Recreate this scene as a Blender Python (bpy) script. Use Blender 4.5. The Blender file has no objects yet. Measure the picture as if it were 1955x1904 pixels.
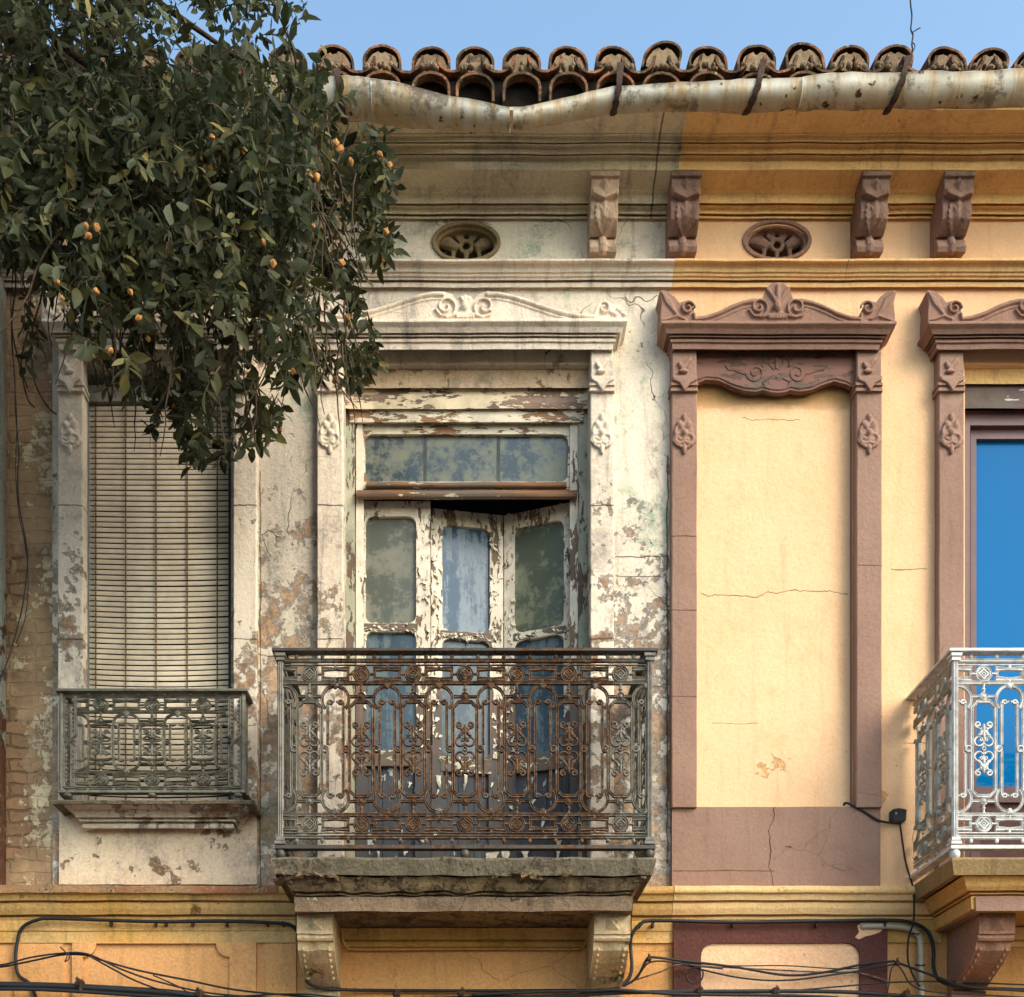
import bpy, bmesh, math, random
from mathutils import Vector, Matrix, noise as mn
random.seed(11)
R = math.radians
sc = bpy.context.scene
C = sc.collection

# ---------------------------------------------------------------- camera, sky, sun, exposure
D = 5.85                    # camera to facade, metres
S = 390.0                   # photo units per metre on the facade plane (photo measured 1955 x 1904)
VX, VY, EYE = 887.0, 2290.0, 1.6
cam = bpy.data.cameras.new('camera'); cam.sensor_width = 36
Wm = 1955 / S
cam.lens = 36 * D / Wm
cam.shift_x = (977.5 - VX) / 1955
cam.shift_y = (VY - 952) / 1955
cam.clip_start = .05; cam.clip_end = 3000
co = bpy.data.objects.new('camera', cam); C.objects.link(co)
co.location = (0, -D, EYE); co.rotation_euler = (R(90), 0, 0)
sc.camera = co
w = bpy.data.worlds.new('World'); sc.world = w; w.use_nodes = True
nt = w.node_tree
sky = nt.nodes.new('ShaderNodeTexSky'); sky.sky_type = 'NISHITA'; sky.sun_disc = False
SUN_EL, SUN_AZ = 36, 131       # azimuth clockwise from +Y (the facade normal points to 180)
sky.sun_elevation = R(SUN_EL); sky.sun_rotation = R(SUN_AZ)
sky.altitude = 0; sky.air_density = 1.0; sky.dust_density = 2.8; sky.ozone_density = 1.0
tint = nt.nodes.new('ShaderNodeMix'); tint.data_type = 'RGBA'; tint.blend_type = 'MULTIPLY'; tint.inputs[0].default_value = 1; tint.inputs[7].default_value = (.95, 1.055, 1.0, 1)
nt.links.new(sky.outputs[0], tint.inputs[6])
bg = nt.nodes['Background']; nt.links.new(tint.outputs[2], bg.inputs[0]); bg.inputs[1].default_value = .15
sl = bpy.data.lights.new('sun', 'SUN'); sl.energy = .75; sl.angle = R(32); sl.color = (1, .88, .77)
so = bpy.data.objects.new('sun', sl); C.objects.link(so)
sd = Vector((math.sin(R(SUN_AZ)) * math.cos(R(SUN_EL)), math.cos(R(SUN_AZ)) * math.cos(R(SUN_EL)), math.sin(R(SUN_EL))))
so.rotation_euler = sd.to_track_quat('Z', 'Y').to_euler(); so.location = (6, -6, 12)
sc.view_settings.view_transform = 'Standard'; sc.view_settings.look = 'None'
sc.view_settings.exposure = 1.38; sc.view_settings.gamma = 1
sc.cycles.max_bounces = 6; sc.cycles.diffuse_bounces = 3; sc.cycles.glossy_bounces = 3
sc.cycles.transparent_max_bounces = 6; sc.cycles.use_denoising = True

# ---------------------------------------------------------------- measuring helpers
def P(X, Y, d=0.0):
    k = (D - d) / D / S
    return Vector(((X - VX) * k, -d, EYE + (VY - Y) * k))
def zof(Y, d=0.0): return P(0, Y, d).z
def xof(X, d=0.0): return P(X, 0, d).x

def obj(name, bm, mat, parent=None, smooth=False, angle=None):
    me = bpy.data.meshes.new(name)
    if isinstance(bm, tuple):
        me.from_pydata(bm[0], [], bm[1])
    else:
        bmesh.ops.recalc_face_normals(bm, faces=bm.faces); bm.to_mesh(me); bm.free()
    o = bpy.data.objects.new(name, me); C.objects.link(o)
    if mat: me.materials.append(mat)
    if smooth:
        for p in me.polygons: p.use_smooth = True
        if angle:
            try: me.set_sharp_from_angle(angle=R(angle))
            except Exception: pass
    if parent: o.parent = parent
    return o
def tag(o, label=None, cat=None, group=None, kind=None):
    for k, v in (('label', label), ('category', cat), ('group', group), ('kind', kind)):
        if v: o[k] = v
    return o
def thing(name, label, cat, group=None):
    o = bpy.data.objects.new(name, None); C.objects.link(o); o.empty_display_size = .1
    return tag(o, label, cat, group)
def NB(): return bmesh.new()

def box(bm, x0, x1, y0, y1, z0, z1):
    vs = [bm.verts.new((x, y, z)) for x in (x0, x1) for y in (y0, y1) for z in (z0, z1)]
    for f in ((0,1,3,2),(4,6,7,5),(0,4,5,1),(2,3,7,6),(0,2,6,4),(1,5,7,3)):
        bm.faces.new([vs[i] for i in f])
def pbox(bm, X0, X1, Y0, Y1, d, db=-.02):
    a, b = P(X0, Y1, d), P(X1, Y0, d)
    box(bm, a.x, b.x, -d, -db, a.z, b.z)

def plate(bm, outer, holes, fn, w0, w1):
    """flat shape with holes, from w0 (front) to w1 (back), mapped by fn(u, v, w)"""
    t = bmesh.new(); es = []
    for lp in [outer] + holes:
        vs = [t.verts.new((u, 0, v)) for u, v in lp]
        for i in range(len(vs)): es.append(t.edges.new((vs[i], vs[(i + 1) % len(vs)])))
    bmesh.ops.triangle_fill(t, use_beauty=True, use_dissolve=False, edges=es)
    fs = [[v.index for v in f.verts] for f in (t.verts.index_update() or t.faces)]
    co_ = [(v.co.x, v.co.z) for v in t.verts]
    be = [[v.index for v in e.verts] for e in t.edges if len(e.link_faces) == 1]
    t.free()
    A = [bm.verts.new(fn(u, v, w0)) for u, v in co_]; B = [bm.verts.new(fn(u, v, w1)) for u, v in co_]
    for f in fs:
        bm.faces.new([A[i] for i in f]); bm.faces.new([B[i] for i in reversed(f)])
    for a, b in be: bm.faces.new((A[a], A[b], B[b], B[a]))
def rrect(x0, x1, y0, y1, r, n=5, concave=False):
    out = []
    for cx, cy, a in ((x1 - r, y1 - r, 0), (x0 + r, y1 - r, 90), (x0 + r, y0 + r, 180), (x1 - r, y0 + r, 270)):
        for i in range(n + 1):
            t = R(a + 90 * i / n)
            if concave:
                ccx, ccy = cx + r * (1 if a in (0, 270) else -1), cy + r * (1 if a in (0, 90) else -1)
                tt = R({0: 270, 90: 360, 180: 90, 270: 180}[a] - 90 * i / n)
                out.append((ccx + r * math.cos(tt), ccy + r * math.sin(tt)))
            else: out.append((cx + r * math.cos(t), cy + r * math.sin(t)))
    return out
def rect(x0, x1, y0, y1): return [(x0, y0), (x1, y0), (x1, y1), (x0, y1)]
def scr(d):
    """map photo units (X, Y) seen at depth d; w moves towards the street"""
    return lambda u, v, w_: Vector((xof(u, d), -d - w_, zof(v, d)))

def loft(bm, rings, closed=True, caps=False):
    vr = [[bm.verts.new(p) for p in r] for r in rings]
    n = len(vr[0])
    for a, b in zip(vr, vr[1:]):
        for i in range(n if closed else n - 1):
            j = (i + 1) % n
            bm.faces.new((a[i], a[j], b[j], b[i]))
    if caps and closed:
        bm.faces.new(vr[0]); bm.faces.new(list(reversed(vr[-1])))
    return vr

def moulding(bm, prof, x0, x1, left=False, right=False, dref=0, amp=.0015, step=.05, fq=6, seed=0, back=0.0):
    """prof: (Y, d) seen pairs from the bottom up, run along x; left/right: mitred return to the wall"""
    pz = [(d, zof(Y, d)) for Y, d in prof]
    n = max(2, int((x1 - x0) / step))
    rings = []
    if left: rings.append([Vector((x0 - (d - dref), back, z)) for d, z in pz])
    for k in range(n + 1):
        t = k / n; r = []
        for d, z in pz:
            a = x0 - (d - dref) * left; b = x1 + (d - dref) * right
            p = Vector((a + (b - a) * t, -d, z))
            q = mn.noise_vector(Vector((p.x * fq + seed, p.y * 3, p.z * fq))) * amp + mn.noise_vector(Vector((p.x * .8, seed, p.z * 2))) * amp * 1.2
            p += Vector((q.x * .3, q.y, q.z)); r.append(p)
        rings.append(r)
    if right: rings.append([Vector((x1 + (d - dref), back, z)) for d, z in pz])
    vr = loft(bm, rings, closed=False)
    if not left: bm.faces.new(vr[0])
    if not right: bm.faces.new(list(reversed(vr[-1])))
def round_prof(pts):
    """soften the listed corners into short chamfers"""
    g = []
    for i, p in enumerate(pts):       # a small undercut groove beneath every overhanging fillet
        g.append(p)
        if 0 < i < len(pts) - 1:
            q = pts[i + 1]
            if 0 <= p[0] - q[0] <= 2 and .008 < q[1] - p[1] < .05:
                g[-1] = (p[0] + 2.2, p[1]); g += [(p[0] + 2.0, p[1] - .013), (q[0] + .2, p[1] - .013)]
    pts = g; out = []
    for i, p in enumerate(pts):
        if 0 < i < len(pts) - 1:
            a, b = pts[i - 1], pts[i + 1]
            for q, f in ((a, .12), (b, .12)):
                L = abs(q[0] - p[0]) + abs(q[1] - p[1]) * 300
                ff = min(.35, 1.2 / max(L, .01))
                out.append((p[0] + (q[0] - p[0]) * ff, p[1] + (q[1] - p[1]) * ff))
        else: out.append(p)
    return out

def tube(bm, pts, r, n=8, closed=False, normal=None, depth=None, groove=False, caps=True):
    """swept bar along 3-D points. r: number or list. With normal: flat section (half width r, half depth)"""
    pts = [Vector(p) for p in pts]; N = len(pts); rings = []
    prevu = None
    for i, p in enumerate(pts):
        a = pts[(i - 1) % N] if (closed or i > 0) else p
        b = pts[(i + 1) % N] if (closed or i < N - 1) else p
        t = (b - a)
        if t.length < 1e-9: t = Vector((0, 0, 1))
        t.normalize()
        rr = r[i] if isinstance(r, (list, tuple)) else r
        if normal is not None:
            nv = Vector(normal); u = t.cross(nv)
            u = u.normalized() if u.length > 1e-6 else Vector((1, 0, 0))
            # mitre widening
            k = 1.0
            if (closed or 0 < i < N - 1):
                d1 = (p - a).normalized(); d2 = (b - p).normalized()
                c = max(.55, math.sqrt(max(0, (1 + d1.dot(d2)) / 2))); k = 1 / c
            dd = depth if depth else rr
            if groove: sec = [(-1, 1), (-1, -.45), (-.62, -1), (0, -.35), (.62, -1), (1, -.45), (1, 1)]
            else: sec = [(-1, 1), (-1, -.4), (-.5, -1), (.5, -1), (1, -.4), (1, 1)]
            rings.append([p + u * (s[0] * rr * k) - nv * (s[1] * dd) * -1 * -1 for s in sec] if False else
                         [p + u * (s[0] * rr * k) - nv * (s[1] * dd) for s in sec])
        else:
            up = prevu if prevu is not None else (Vector((0, 1, 0)) if abs(t.y) < .9 else Vector((1, 0, 0)))
            u = (up - t * up.dot(t))
            u = u.normalized() if u.length > 1e-6 else t.orthogonal().normalized()
            prevu = u; v = t.cross(u)
            rings.append([p + u * (rr * math.cos(2 * math.pi * k / n)) + v * (rr * math.sin(2 * math.pi * k / n)) for k in range(n)])
    if closed: rings.append(rings[0])
    vr = [[bm.verts.new(q) for q in rg] for rg in (rings[:-1] if closed else rings)]
    if closed: vr.append(vr[0])
    m = len(vr[0])
    for a, b in zip(vr, vr[1:]):
        for i in range(m):
            j = (i + 1) % m
            try: bm.faces.new((a[i], a[j], b[j], b[i]))
            except ValueError: pass
    if caps and not closed:
        try: bm.faces.new(vr[0]); bm.faces.new(list(reversed(vr[-1])))
        except ValueError: pass
def blob(bm, c, rx, ry, rz, rot=0, seg=8):
    M = Matrix.Translation(c) @ Matrix.Rotation(rot, 4, 'Y') @ Matrix.Diagonal((rx, ry, rz, 1))
    bmesh.ops.create_uvsphere(bm, u_segments=seg, v_segments=max(4, seg - 2), radius=1, matrix=M)
def arc(cx, cy, r, a0, a1, n=12, ry=None):
    ry = r if ry is None else ry
    return [(cx + r * math.cos(R(a0 + (a1 - a0) * i / n)), cy + ry * math.sin(R(a0 + (a1 - a0) * i / n))) for i in range(n + 1)]
def spiral(cx, cy, r0, r1, a0, a1, n=18):
    o = []
    for i in range(n + 1):
        t = i / n; r = r0 + (r1 - r0) * t; a = R(a0 + (a1 - a0) * t)
        o.append((cx + r * math.cos(a), cy + r * math.sin(a)))
    return o
def catmull(pts, n=6):
    pts = [Vector(p) for p in pts]; out = []
    for i in range(len(pts) - 1):
        p0, p1, p2, p3 = pts[max(0, i - 1)], pts[i], pts[i + 1], pts[min(len(pts) - 1, i + 2)]
        for k in range(n):
            t = k / n
            out.append(.5 * ((2 * p1) + (p2 - p0) * t + (2 * p0 - 5 * p1 + 4 * p2 - p3) * t * t + (3 * p1 - p0 - 3 * p2 + p3) * t ** 3))
    out.append(pts[-1]); return out
def sculpt(o, voxel=.004, smooth=4):
    m = o.modifiers.new('r', 'REMESH'); m.mode = 'VOXEL'; m.voxel_size = voxel; m.use_smooth_shade = True
    s = o.modifiers.new('s', 'SMOOTH'); s.factor = .5; s.iterations = smooth
def rough_mesh(bm, amp, fq, cuts=0, seed=0):
    for v in bm.verts: v.co += mn.noise_vector(v.co * fq + Vector((seed, 0, 0))) * amp

# ---------------------------------------------------------------- materials
def lin(c):
    def f(v):
        v /= 255.0
        return v / 12.92 if v <= .04045 else ((v + .055) / 1.055) ** 2.4
    return (f(c[0]), f(c[1]), f(c[2]), 1)
class M:
    def __init__(s, name, rough=.85, spec=.3):
        s.m = bpy.data.materials.new(name); s.m.use_nodes = True; s.t = s.m.node_tree
        s.b = s.t.nodes['Principled BSDF']; s.b.inputs['Roughness'].default_value = rough
        s.b.inputs['Specular IOR Level'].default_value = spec
        g = s.t.nodes.new('ShaderNodeNewGeometry'); s.P = g.outputs['Position']; s.G = g
        sp = s.t.nodes.new('ShaderNodeSeparateXYZ'); s.L(s.P, sp.inputs[0]); s.x, s.y, s.z = sp.outputs
    def L(s, a, b): s.t.links.new(a, b)
    def N(s, k): return s.t.nodes.new('ShaderNode' + k)
    def put(s, sock, v):
        if isinstance(v, bpy.types.NodeSocket): s.L(v, sock)
        elif v is not None:
            if isinstance(v, tuple) and len(v) == 3 and sock.type == 'RGBA': v = lin(v)
            sock.default_value = v
    def sc(s, sx=1, sy=1, sz=1, off=(0, 0, 0), vec=None):
        n = s.N('Mapping'); s.L(vec or s.P, n.inputs[0]); n.inputs['Scale'].default_value = (sx, sy, sz); n.inputs['Location'].default_value = off
        return n.outputs[0]
    def noise(s, scale, detail=6, rough=.6, vec=None, dist=0, off=0):
        n = s.N('TexNoise'); v = vec or s.P
        if off: v = s.sc(off=(off, off * .7, off * 1.3), vec=v)
        s.L(v, n.inputs['Vector']); n.inputs['Scale'].default_value = scale
        n.inputs['Detail'].default_value = detail; n.inputs['Roughness'].default_value = rough; n.inputs['Distortion'].default_value = dist
        return n.outputs[0]
    def vor(s, scale, feature='F1', vec=None, rand=1):
        n = s.N('TexVoronoi'); n.feature = feature; s.L(vec or s.P, n.inputs['Vector']); n.inputs['Scale'].default_value = scale
        n.inputs['Randomness'].default_value = rand
        return n.outputs['Distance']
    def math(s, op, a, b=None, c=None, clamp=False):
        n = s.N('Math'); n.operation = op; n.use_clamp = clamp
        for i, v in enumerate((a, b, c)):
            if v is not None: s.put(n.inputs[i], v)
        return n.outputs[0]
    def ss(s, v, a, b, lo=0.0, hi=1.0):      # smooth step; a, b may be sockets
        n = s.N('MapRange'); n.interpolation_type = 'SMOOTHSTEP'; n.clamp = True
        s.put(n.inputs[0], v); s.put(n.inputs[1], a); s.put(n.inputs[2], b); n.inputs[3].default_value = lo; n.inputs[4].default_value = hi
        return n.outputs[0]
    def mr(s, v, a, b, lo=0.0, hi=1.0):
        n = s.N('MapRange'); n.clamp = True
        s.put(n.inputs[0], v); n.inputs[1].default_value = a; n.inputs[2].default_value = b; n.inputs[3].default_value = lo; n.inputs[4].default_value = hi
        return n.outputs[0]
    def mix(s, f, a, b, mode='MIX'):
        n = s.N('Mix'); n.data_type = 'RGBA'; n.blend_type = mode; n.clamp_factor = True
        s.put(n.inputs[0], f); s.put(n.inputs[6], a); s.put(n.inputs[7], b); return n.outputs[2]
    def warp(s, amt, scale):
        n = s.N('TexNoise'); s.L(s.P, n.inputs['Vector']); n.inputs['Scale'].default_value = scale; n.inputs['Detail'].default_value = 3
        v = s.N('VectorMath'); v.operation = 'MULTIPLY_ADD'; s.L(n.outputs[1], v.inputs[0]); v.inputs[1].default_value = (amt,) * 3; s.L(s.P, v.inputs[2])
        return v.outputs[0]
    def line(s, axis, pos, amp, fq, wid, lo, hi, seed=0.0):
        """one wandering crack: along x at height pos (axis 'x') or along z at x = pos"""
        run, off = (s.x, s.z) if axis == 'x' else (s.z, s.x)
        cb = s.N('CombineXYZ'); s.L(run, cb.inputs[0]); cb.inputs[1].default_value = seed
        a = s.noise(fq, 5, .65, vec=cb.outputs[0])
        d = s.math('ABSOLUTE', s.math('SUBTRACT', s.math('SUBTRACT', off, pos), s.math('MULTIPLY', s.math('SUBTRACT', a, .5), amp)))
        wv = s.math('MULTIPLY', s.noise(14, 3, .6, off=seed), wid * 2)
        k = s.math('LESS_THAN', d, wv)
        k = s.math('MULTIPLY', k, s.math('GREATER_THAN', run, lo)); return s.math('MULTIPLY', k, s.math('LESS_THAN', run, hi))
    def bump(s, h, strength=.5, dist=.01, nrm=None):
        n = s.N('Bump'); n.inputs['Strength'].default_value = strength; n.inputs['Distance'].default_value = dist; s.L(h, n.inputs['Height'])
        if nrm: s.L(nrm, n.inputs['Normal'])
        return n.outputs[0]
    def out(s, col, nrm=None, rough=None, metal=None):
        s.put(s.b.inputs['Base Color'], col)
        if nrm: s.L(nrm, s.b.inputs['Normal'])
        if rough is not None: s.put(s.b.inputs['Roughness'], rough)
        if metal is not None: s.put(s.b.inputs['Metallic'], metal)
        return s.m

def plaster(name, coat, coat2, sub1, sub2, thr=(.62, .62), zr=(3.4, 5.2), green=0, streak=.35, crack=0, grime=.3, fine=1.0, edge=.5, lines=(), spots=0, scale=1.0, seed=0, dirt=(70, 58, 44), rough=.9, grit=1.0, stain_shade=None):
    m = M(name, rough, .2)
    n1 = m.noise(2.6 * scale, 9, .62, dist=.25, off=seed + .01)
    n2 = m.noise(13 * scale, 6, .62, off=3 + seed)
    h = m.math('ADD', m.math('MULTIPLY', n1, .62), m.math('MULTIPLY', n2, .38))
    th = m.mr(m.z, zr[0], zr[1], thr[0], thr[1])
    d = m.math('SUBTRACT', h, th)
    peel = m.ss(d, -.003, .004); deep = m.ss(d, .035, .04)
    big = m.noise(1.3, 4, .55, off=7 + seed); mid = m.noise(6, 7, .65, off=11 + seed)
    c = m.mix(m.ss(big, .35, .65), coat, coat2)
    c = m.mix(m.ss(mid, .52, .8, 0, .55), c, sub1)
    s1 = m.mix(m.ss(m.noise(18, 6, .7, off=5), .4, .62), sub1, tuple(int(v * .82) for v in sub1))
    s1 = m.mix(m.ss(m.noise(31, 7, .75, off=15 + seed), .5, .6, 0, .5), s1, coat2)
    s2 = m.mix(m.ss(m.noise(24, 6, .7, off=9), .4, .6), sub2, tuple(min(255, int(v * 1.25)) for v in sub2))
    under = m.mix(deep, s1, s2)
    if green:
        g = m.ss(m.math('ADD', m.noise(2.1, 5, .6, off=21), m.math('MULTIPLY', m.noise(17, 7, .75, off=2), .5)), .82, .95, 0, green)
        c = m.mix(g, c, (120, 160, 128))
        under = m.mix(m.math('MULTIPLY', g, .6), under, (96, 128, 105))
    c = m.mix(peel, c, under)
    rim = m.math('MULTIPLY', m.ss(m.math('ABSOLUTE', d), .007, .0), edge)
    c = m.mix(rim, c, dirt)
    # rain streaks and soot
    st = m.noise(1, 7, .7, vec=m.sc(15, 3, 1.3, off=(seed, 0, 0)))
    c = m.mix(m.ss(st, .5, .78, 0, streak), c, dirt, 'MULTIPLY')
    so_ = m.noise(5, 8, .72, off=31 + seed)
    c = m.mix(m.ss(so_, .5, .75, 0, grime), c, dirt)
    gr = m.noise(70, 6, .8); c = m.mix(.42 * grit, c, m.mix(m.ss(gr, .3, .7), (70, 68, 66), (190, 190, 188)), 'OVERLAY')
    pk = m.ss(m.math('ADD', m.math('MULTIPLY', m.noise(55, 5, .75, off=17), .7), m.math('MULTIPLY', m.noise(7, 4, .6, off=19), .3)), .56, .66, 0, .5 * grit)
    c = m.mix(pk, c, dirt)
    lt = m.ss(m.noise(30, 7, .75, off=27), .58, .68, 0, .35 * grit); c = m.mix(lt, c, tuple(min(255, int(v * 1.07 + 6)) for v in coat))
    hh = m.math('ADD', m.math('MULTIPLY', peel, -.55), m.math('MULTIPLY', deep, -.5))
    if spots:
        sp = m.ss(m.vor(9, vec=m.warp(.05, 30)), .07 * spots, .03 * spots); sp = m.math('MULTIPLY', sp, m.ss(m.noise(3, 2, off=4 + seed), .5, .6))
        c = m.mix(m.math('MULTIPLY', sp, .8), c, sub2); hh = m.math('ADD', hh, m.math('MULTIPLY', sp, -.5))
    if crack:
        cr = m.ss(m.vor(2.1, 'DISTANCE_TO_EDGE', vec=m.warp(.22, 3.5)), .0035 * crack, .001)
        cr = m.math('MULTIPLY', cr, m.ss(m.noise(1.6, 3, off=13 + seed), .52, .58))
        c = m.mix(m.math('MULTIPLY', cr, .7), c, (50, 38, 28)); hh = m.math('ADD', hh, m.math('MULTIPLY', cr, -1.2))
    if stain_shade:      # (x0, x1, z0, z1, colour): old drip and soot marks plus painted-in soft shade under the valance
        a = m.math('MULTIPLY', m.ss(m.z, stain_shade[2], stain_shade[3]), m.math('MULTIPLY', m.math('GREATER_THAN', m.x, stain_shade[0]), m.math('LESS_THAN', m.x, stain_shade[1])))
        a = m.math('MULTIPLY', a, m.math('LESS_THAN', m.z, stain_shade[3] + .1))
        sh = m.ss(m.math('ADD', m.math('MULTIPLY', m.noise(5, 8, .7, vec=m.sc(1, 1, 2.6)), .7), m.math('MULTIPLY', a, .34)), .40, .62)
        c = m.mix(m.math('MULTIPLY', m.math('MULTIPLY', a, sh), .75), c, stain_shade[4])
    for ln in lines:
        k = m.line(*ln); c = m.mix(m.math('MULTIPLY', k, .75), c, (62, 44, 30)); hh = m.math('ADD', hh, m.math('MULTIPLY', k, -1.0))
    hh = m.math('ADD', hh, m.math('MULTIPLY', m.noise(38, 6, .65), .5 * fine))
    hh = m.math('ADD', hh, m.math('MULTIPLY', mid, 1.1 * fine))
    hh = m.math('ADD', hh, m.math('MULTIPLY', gr, .5 * fine)); return m.out(c, m.bump(hh, .9, .0085))

def wood(name, paint, bare, bare2, thr=.5, vert=True, seed=0, paint2=None, edge=.8, rough=.7, zlow=None, grey=(96, 84, 74)):
    m = M(name, rough, .3)
    v = m.sc(1, 1, .3) if vert else m.sc(.3, 1, 1)
    h = m.math('ADD', m.math('MULTIPLY', m.noise(11, 9, .68, vec=v, off=seed + .1), .58), m.math('MULTIPLY', m.noise(42, 6, .68, vec=v, off=seed), .42))
    if zlow: thr = m.mr(m.z, zlow[0], zlow[1], zlow[2], thr)
    d = m.math('SUBTRACT', h, thr)
    peel = m.ss(d, -.003, .003)
    g = m.noise(1, 6, .7, vec=(m.sc(90, 90, 3) if vert else m.sc(3, 90, 90)))
    b = m.mix(m.ss(g, .35, .65), bare, bare2)
    b = m.mix(m.ss(m.noise(4, 5, .6, off=seed + 3), .42, .58, 0, .8), b, grey)
    if zlow: b = m.mix(m.mr(m.z, zlow[0], zlow[1] + .1, .88, 0), b, (74, 74, 78))
    p = m.mix(m.ss(m.noise(7, 6, .7, off=5), .4, .65), paint, paint2 or tuple(int(q * .86) for q in paint))
    c = m.mix(peel, p, b)
    c = m.mix(m.math('MULTIPLY', m.ss(m.math('ABSOLUTE', d), .008, 0), edge), c, (38, 28, 20))
    ck = m.ss(m.noise(1, 4, .6, vec=(m.sc(60, 60, 9) if vert else m.sc(9, 60, 60))), .66, .7, 0, .7)
    c = m.mix(ck, c, (45, 34, 26))
    c = m.mix(m.ss(m.noise(6, 8, .7, off=41), .5, .75, 0, .35), c, (80, 74, 62), 'MULTIPLY')
    hh = m.math('ADD', m.math('MULTIPLY', peel, -1), m.math('MULTIPLY', g, .35))
    hh = m.math('SUBTRACT', hh, ck)
    return m.out(c, m.bump(hh, .8, .004))

def iron(name, paint, paint2, rust_lo, rust_hi, xr=None, spec=.45, rough=.5):
    m = M(name, rough, spec)
    n = m.math('ADD', m.math('MULTIPLY', m.noise(16, 8, .7), .55), m.math('MULTIPLY', m.noise(70, 5, .7), .45))
    if xr:
        t = m.math('MULTIPLY', m.ss(m.x, xr[0], xr[1]), m.ss(m.x, xr[3], xr[2]))
        t = m.math('SUBTRACT', rust_lo, m.math('MULTIPLY', t, rust_lo - rust_hi))
    else: t = rust_lo
    d = m.math('SUBTRACT', n, t)
    k = m.ss(d, -.01, .01)
    rc = m.mix(m.ss(m.noise(45, 6, .7, off=3), .38, .62), (58, 38, 26), (104, 72, 46))
    rc = m.mix(m.ss(m.noise(11, 4, .6, off=8), .55, .7), rc, (30, 22, 18))
    p = m.mix(m.ss(m.noise(22, 5, .7, off=5), .4, .65), paint, paint2)
    c = m.mix(k, p, rc)
    rg = m.math('ADD', m.math('MULTIPLY', k, .9 - rough), rough)
    return m.out(c, m.bump(m.math('ADD', n, m.math('MULTIPLY', m.noise(160, 3), .4)), .5, .002), rg)
def plain(name, col, col2=None, rough=.7, spec=.4, nz=20, bump=.3, metal=None):
    m = M(name, rough, spec)
    c = m.mix(m.ss(m.noise(nz, 6, .65), .35, .65), col, col2 or tuple(int(q * .8) for q in col))
    return m.out(c, m.bump(m.noise(nz * 3, 5, .65), bump, .003), metal=metal)

# ---------------------------------------------------------------- material set
m_old = plaster('old_plaster', (232, 219, 203), (204, 194, 182), (178, 165, 156), (158, 132, 110), thr=(.455, .63), zr=(zof(1300), zof(760)), green=.5, streak=.45, crack=1, grime=.6, spots=.7, scale=2.4,
    lines=[('x', zof(1062), .05, 3, .0025, xof(1175), xof(1280), 1.0), ('x', zof(1100), .05, 4, .0025, xof(1175), xof(1262), 3.0), ('z', xof(1274), .05, 4, .004, zof(1650), zof(870), 4.0), ('x', zof(1240), .05, 4, .0025, xof(1180), xof(1275), 6.0), ('z', xof(497), .03, 4, .003, zof(1690), zof(900), 8.0), ('x', zof(1250), .12, 2, .0025, xof(490), xof(600), 9.0)])
m_old_trim = plaster('old_trim', (236, 221, 206), (218, 204, 190), (186, 166, 150), (148, 118, 94), thr=(.52, .65), zr=(zof(1250), zof(820)), streak=.6, crack=.5, grime=.5, seed=3, scale=1.6, spots=.5,
    lines=[('x', zof(965, .05), .03, 6, .0035, -9, 9, 2.0), ('x', zof(1220, .05), .03, 6, .003, -9, 9, 5.0)])
m_old_cornice = plaster('old_cornice', (226, 212, 184), (208, 194, 168), (186, 170, 144), (118, 96, 70), thr=(.66, .66), streak=.4, grime=.45, seed=5, lines=[('z', xof(1248, .1), .05, 5, .004, 4.5, 9, 1.0)])
m_old_base = plaster('old_base', (228, 208, 184), (210, 190, 166), (166, 138, 112), (128, 100, 74), thr=(.56, .585), zr=(zof(1690), zof(1590)), streak=.5, crack=.6, grime=.5, seed=9, scale=1.3)
m_brown = plaster('brown_paint', (160, 126, 110), (150, 116, 101), (140, 108, 93), (214, 196, 178), thr=(.71, .71), streak=.22, grime=.12, spots=.4, seed=2, crack=.35, edge=.1, fine=.8, grit=.45,
    lines=[('x', zof(1024, .05), .02, 7, .0022, xof(1279), xof(1335), 3.3), ('x', zof(1165, .05), .03, 5, .0025, xof(1279), xof(1335), 7.1), ('x', zof(1330, .05), .02, 7, .002, xof(1279), xof(1335), 1.3),
           ('x', zof(1080, .05), .02, 7, .002, xof(1630), xof(1690), 4.3), ('z', xof(1473, .02), .16, 3.2, .003, zof(1700), zof(1541), 6.2), ('x', zof(1664, .02), .02, 5, .002, xof(1283), xof(1475), 9.2)])
m_brown_trim = plaster('brown_trim', (158, 122, 106), (146, 111, 96), (136, 102, 88), (214, 200, 184), thr=(.74, .74), streak=.35, grime=.3, seed=4, edge=.1, grit=.5, dirt=(76, 52, 44))
m_dkbrown = plaster('dark_brown_paint', (112, 68, 60), (100, 60, 54), (96, 62, 54), (190, 165, 145), thr=(.72, .72), streak=.2, grime=.12, seed=6, edge=.1)
m_yel = plaster('yellow_wall', (236, 196, 154), (231, 188, 144), (220, 170, 116), (200, 152, 102), thr=(.595, .74), zr=(zof(1540), zof(1240)), stain_shade=(xof(1328), xof(1626), zof(800), zof(752), (138, 98, 40)), streak=.25, grime=.08, spots=.8, seed=1, edge=.15, grit=.4, dirt=(176, 126, 66), fine=.7,
    lines=[('x', zof(1128), .17, 2.4, .0022, xof(1340), xof(1622), 2.2), ('x', zof(1087), .04, 5, .0022, xof(1700), xof(1770), 8.2), ('x', zof(1378), .05, 5, .0012, xof(1360), xof(1450), 3.2), ('x', zof(1420), .06, 6, .0016, xof(1725), xof(1768), 5.2), ('z', xof(1745), .1, 5, .0014, zof(1640), zof(1560), 1.7), ('x', zof(795), .08, 7, .0018, xof(1420), xof(1530), 6.4)])
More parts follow.
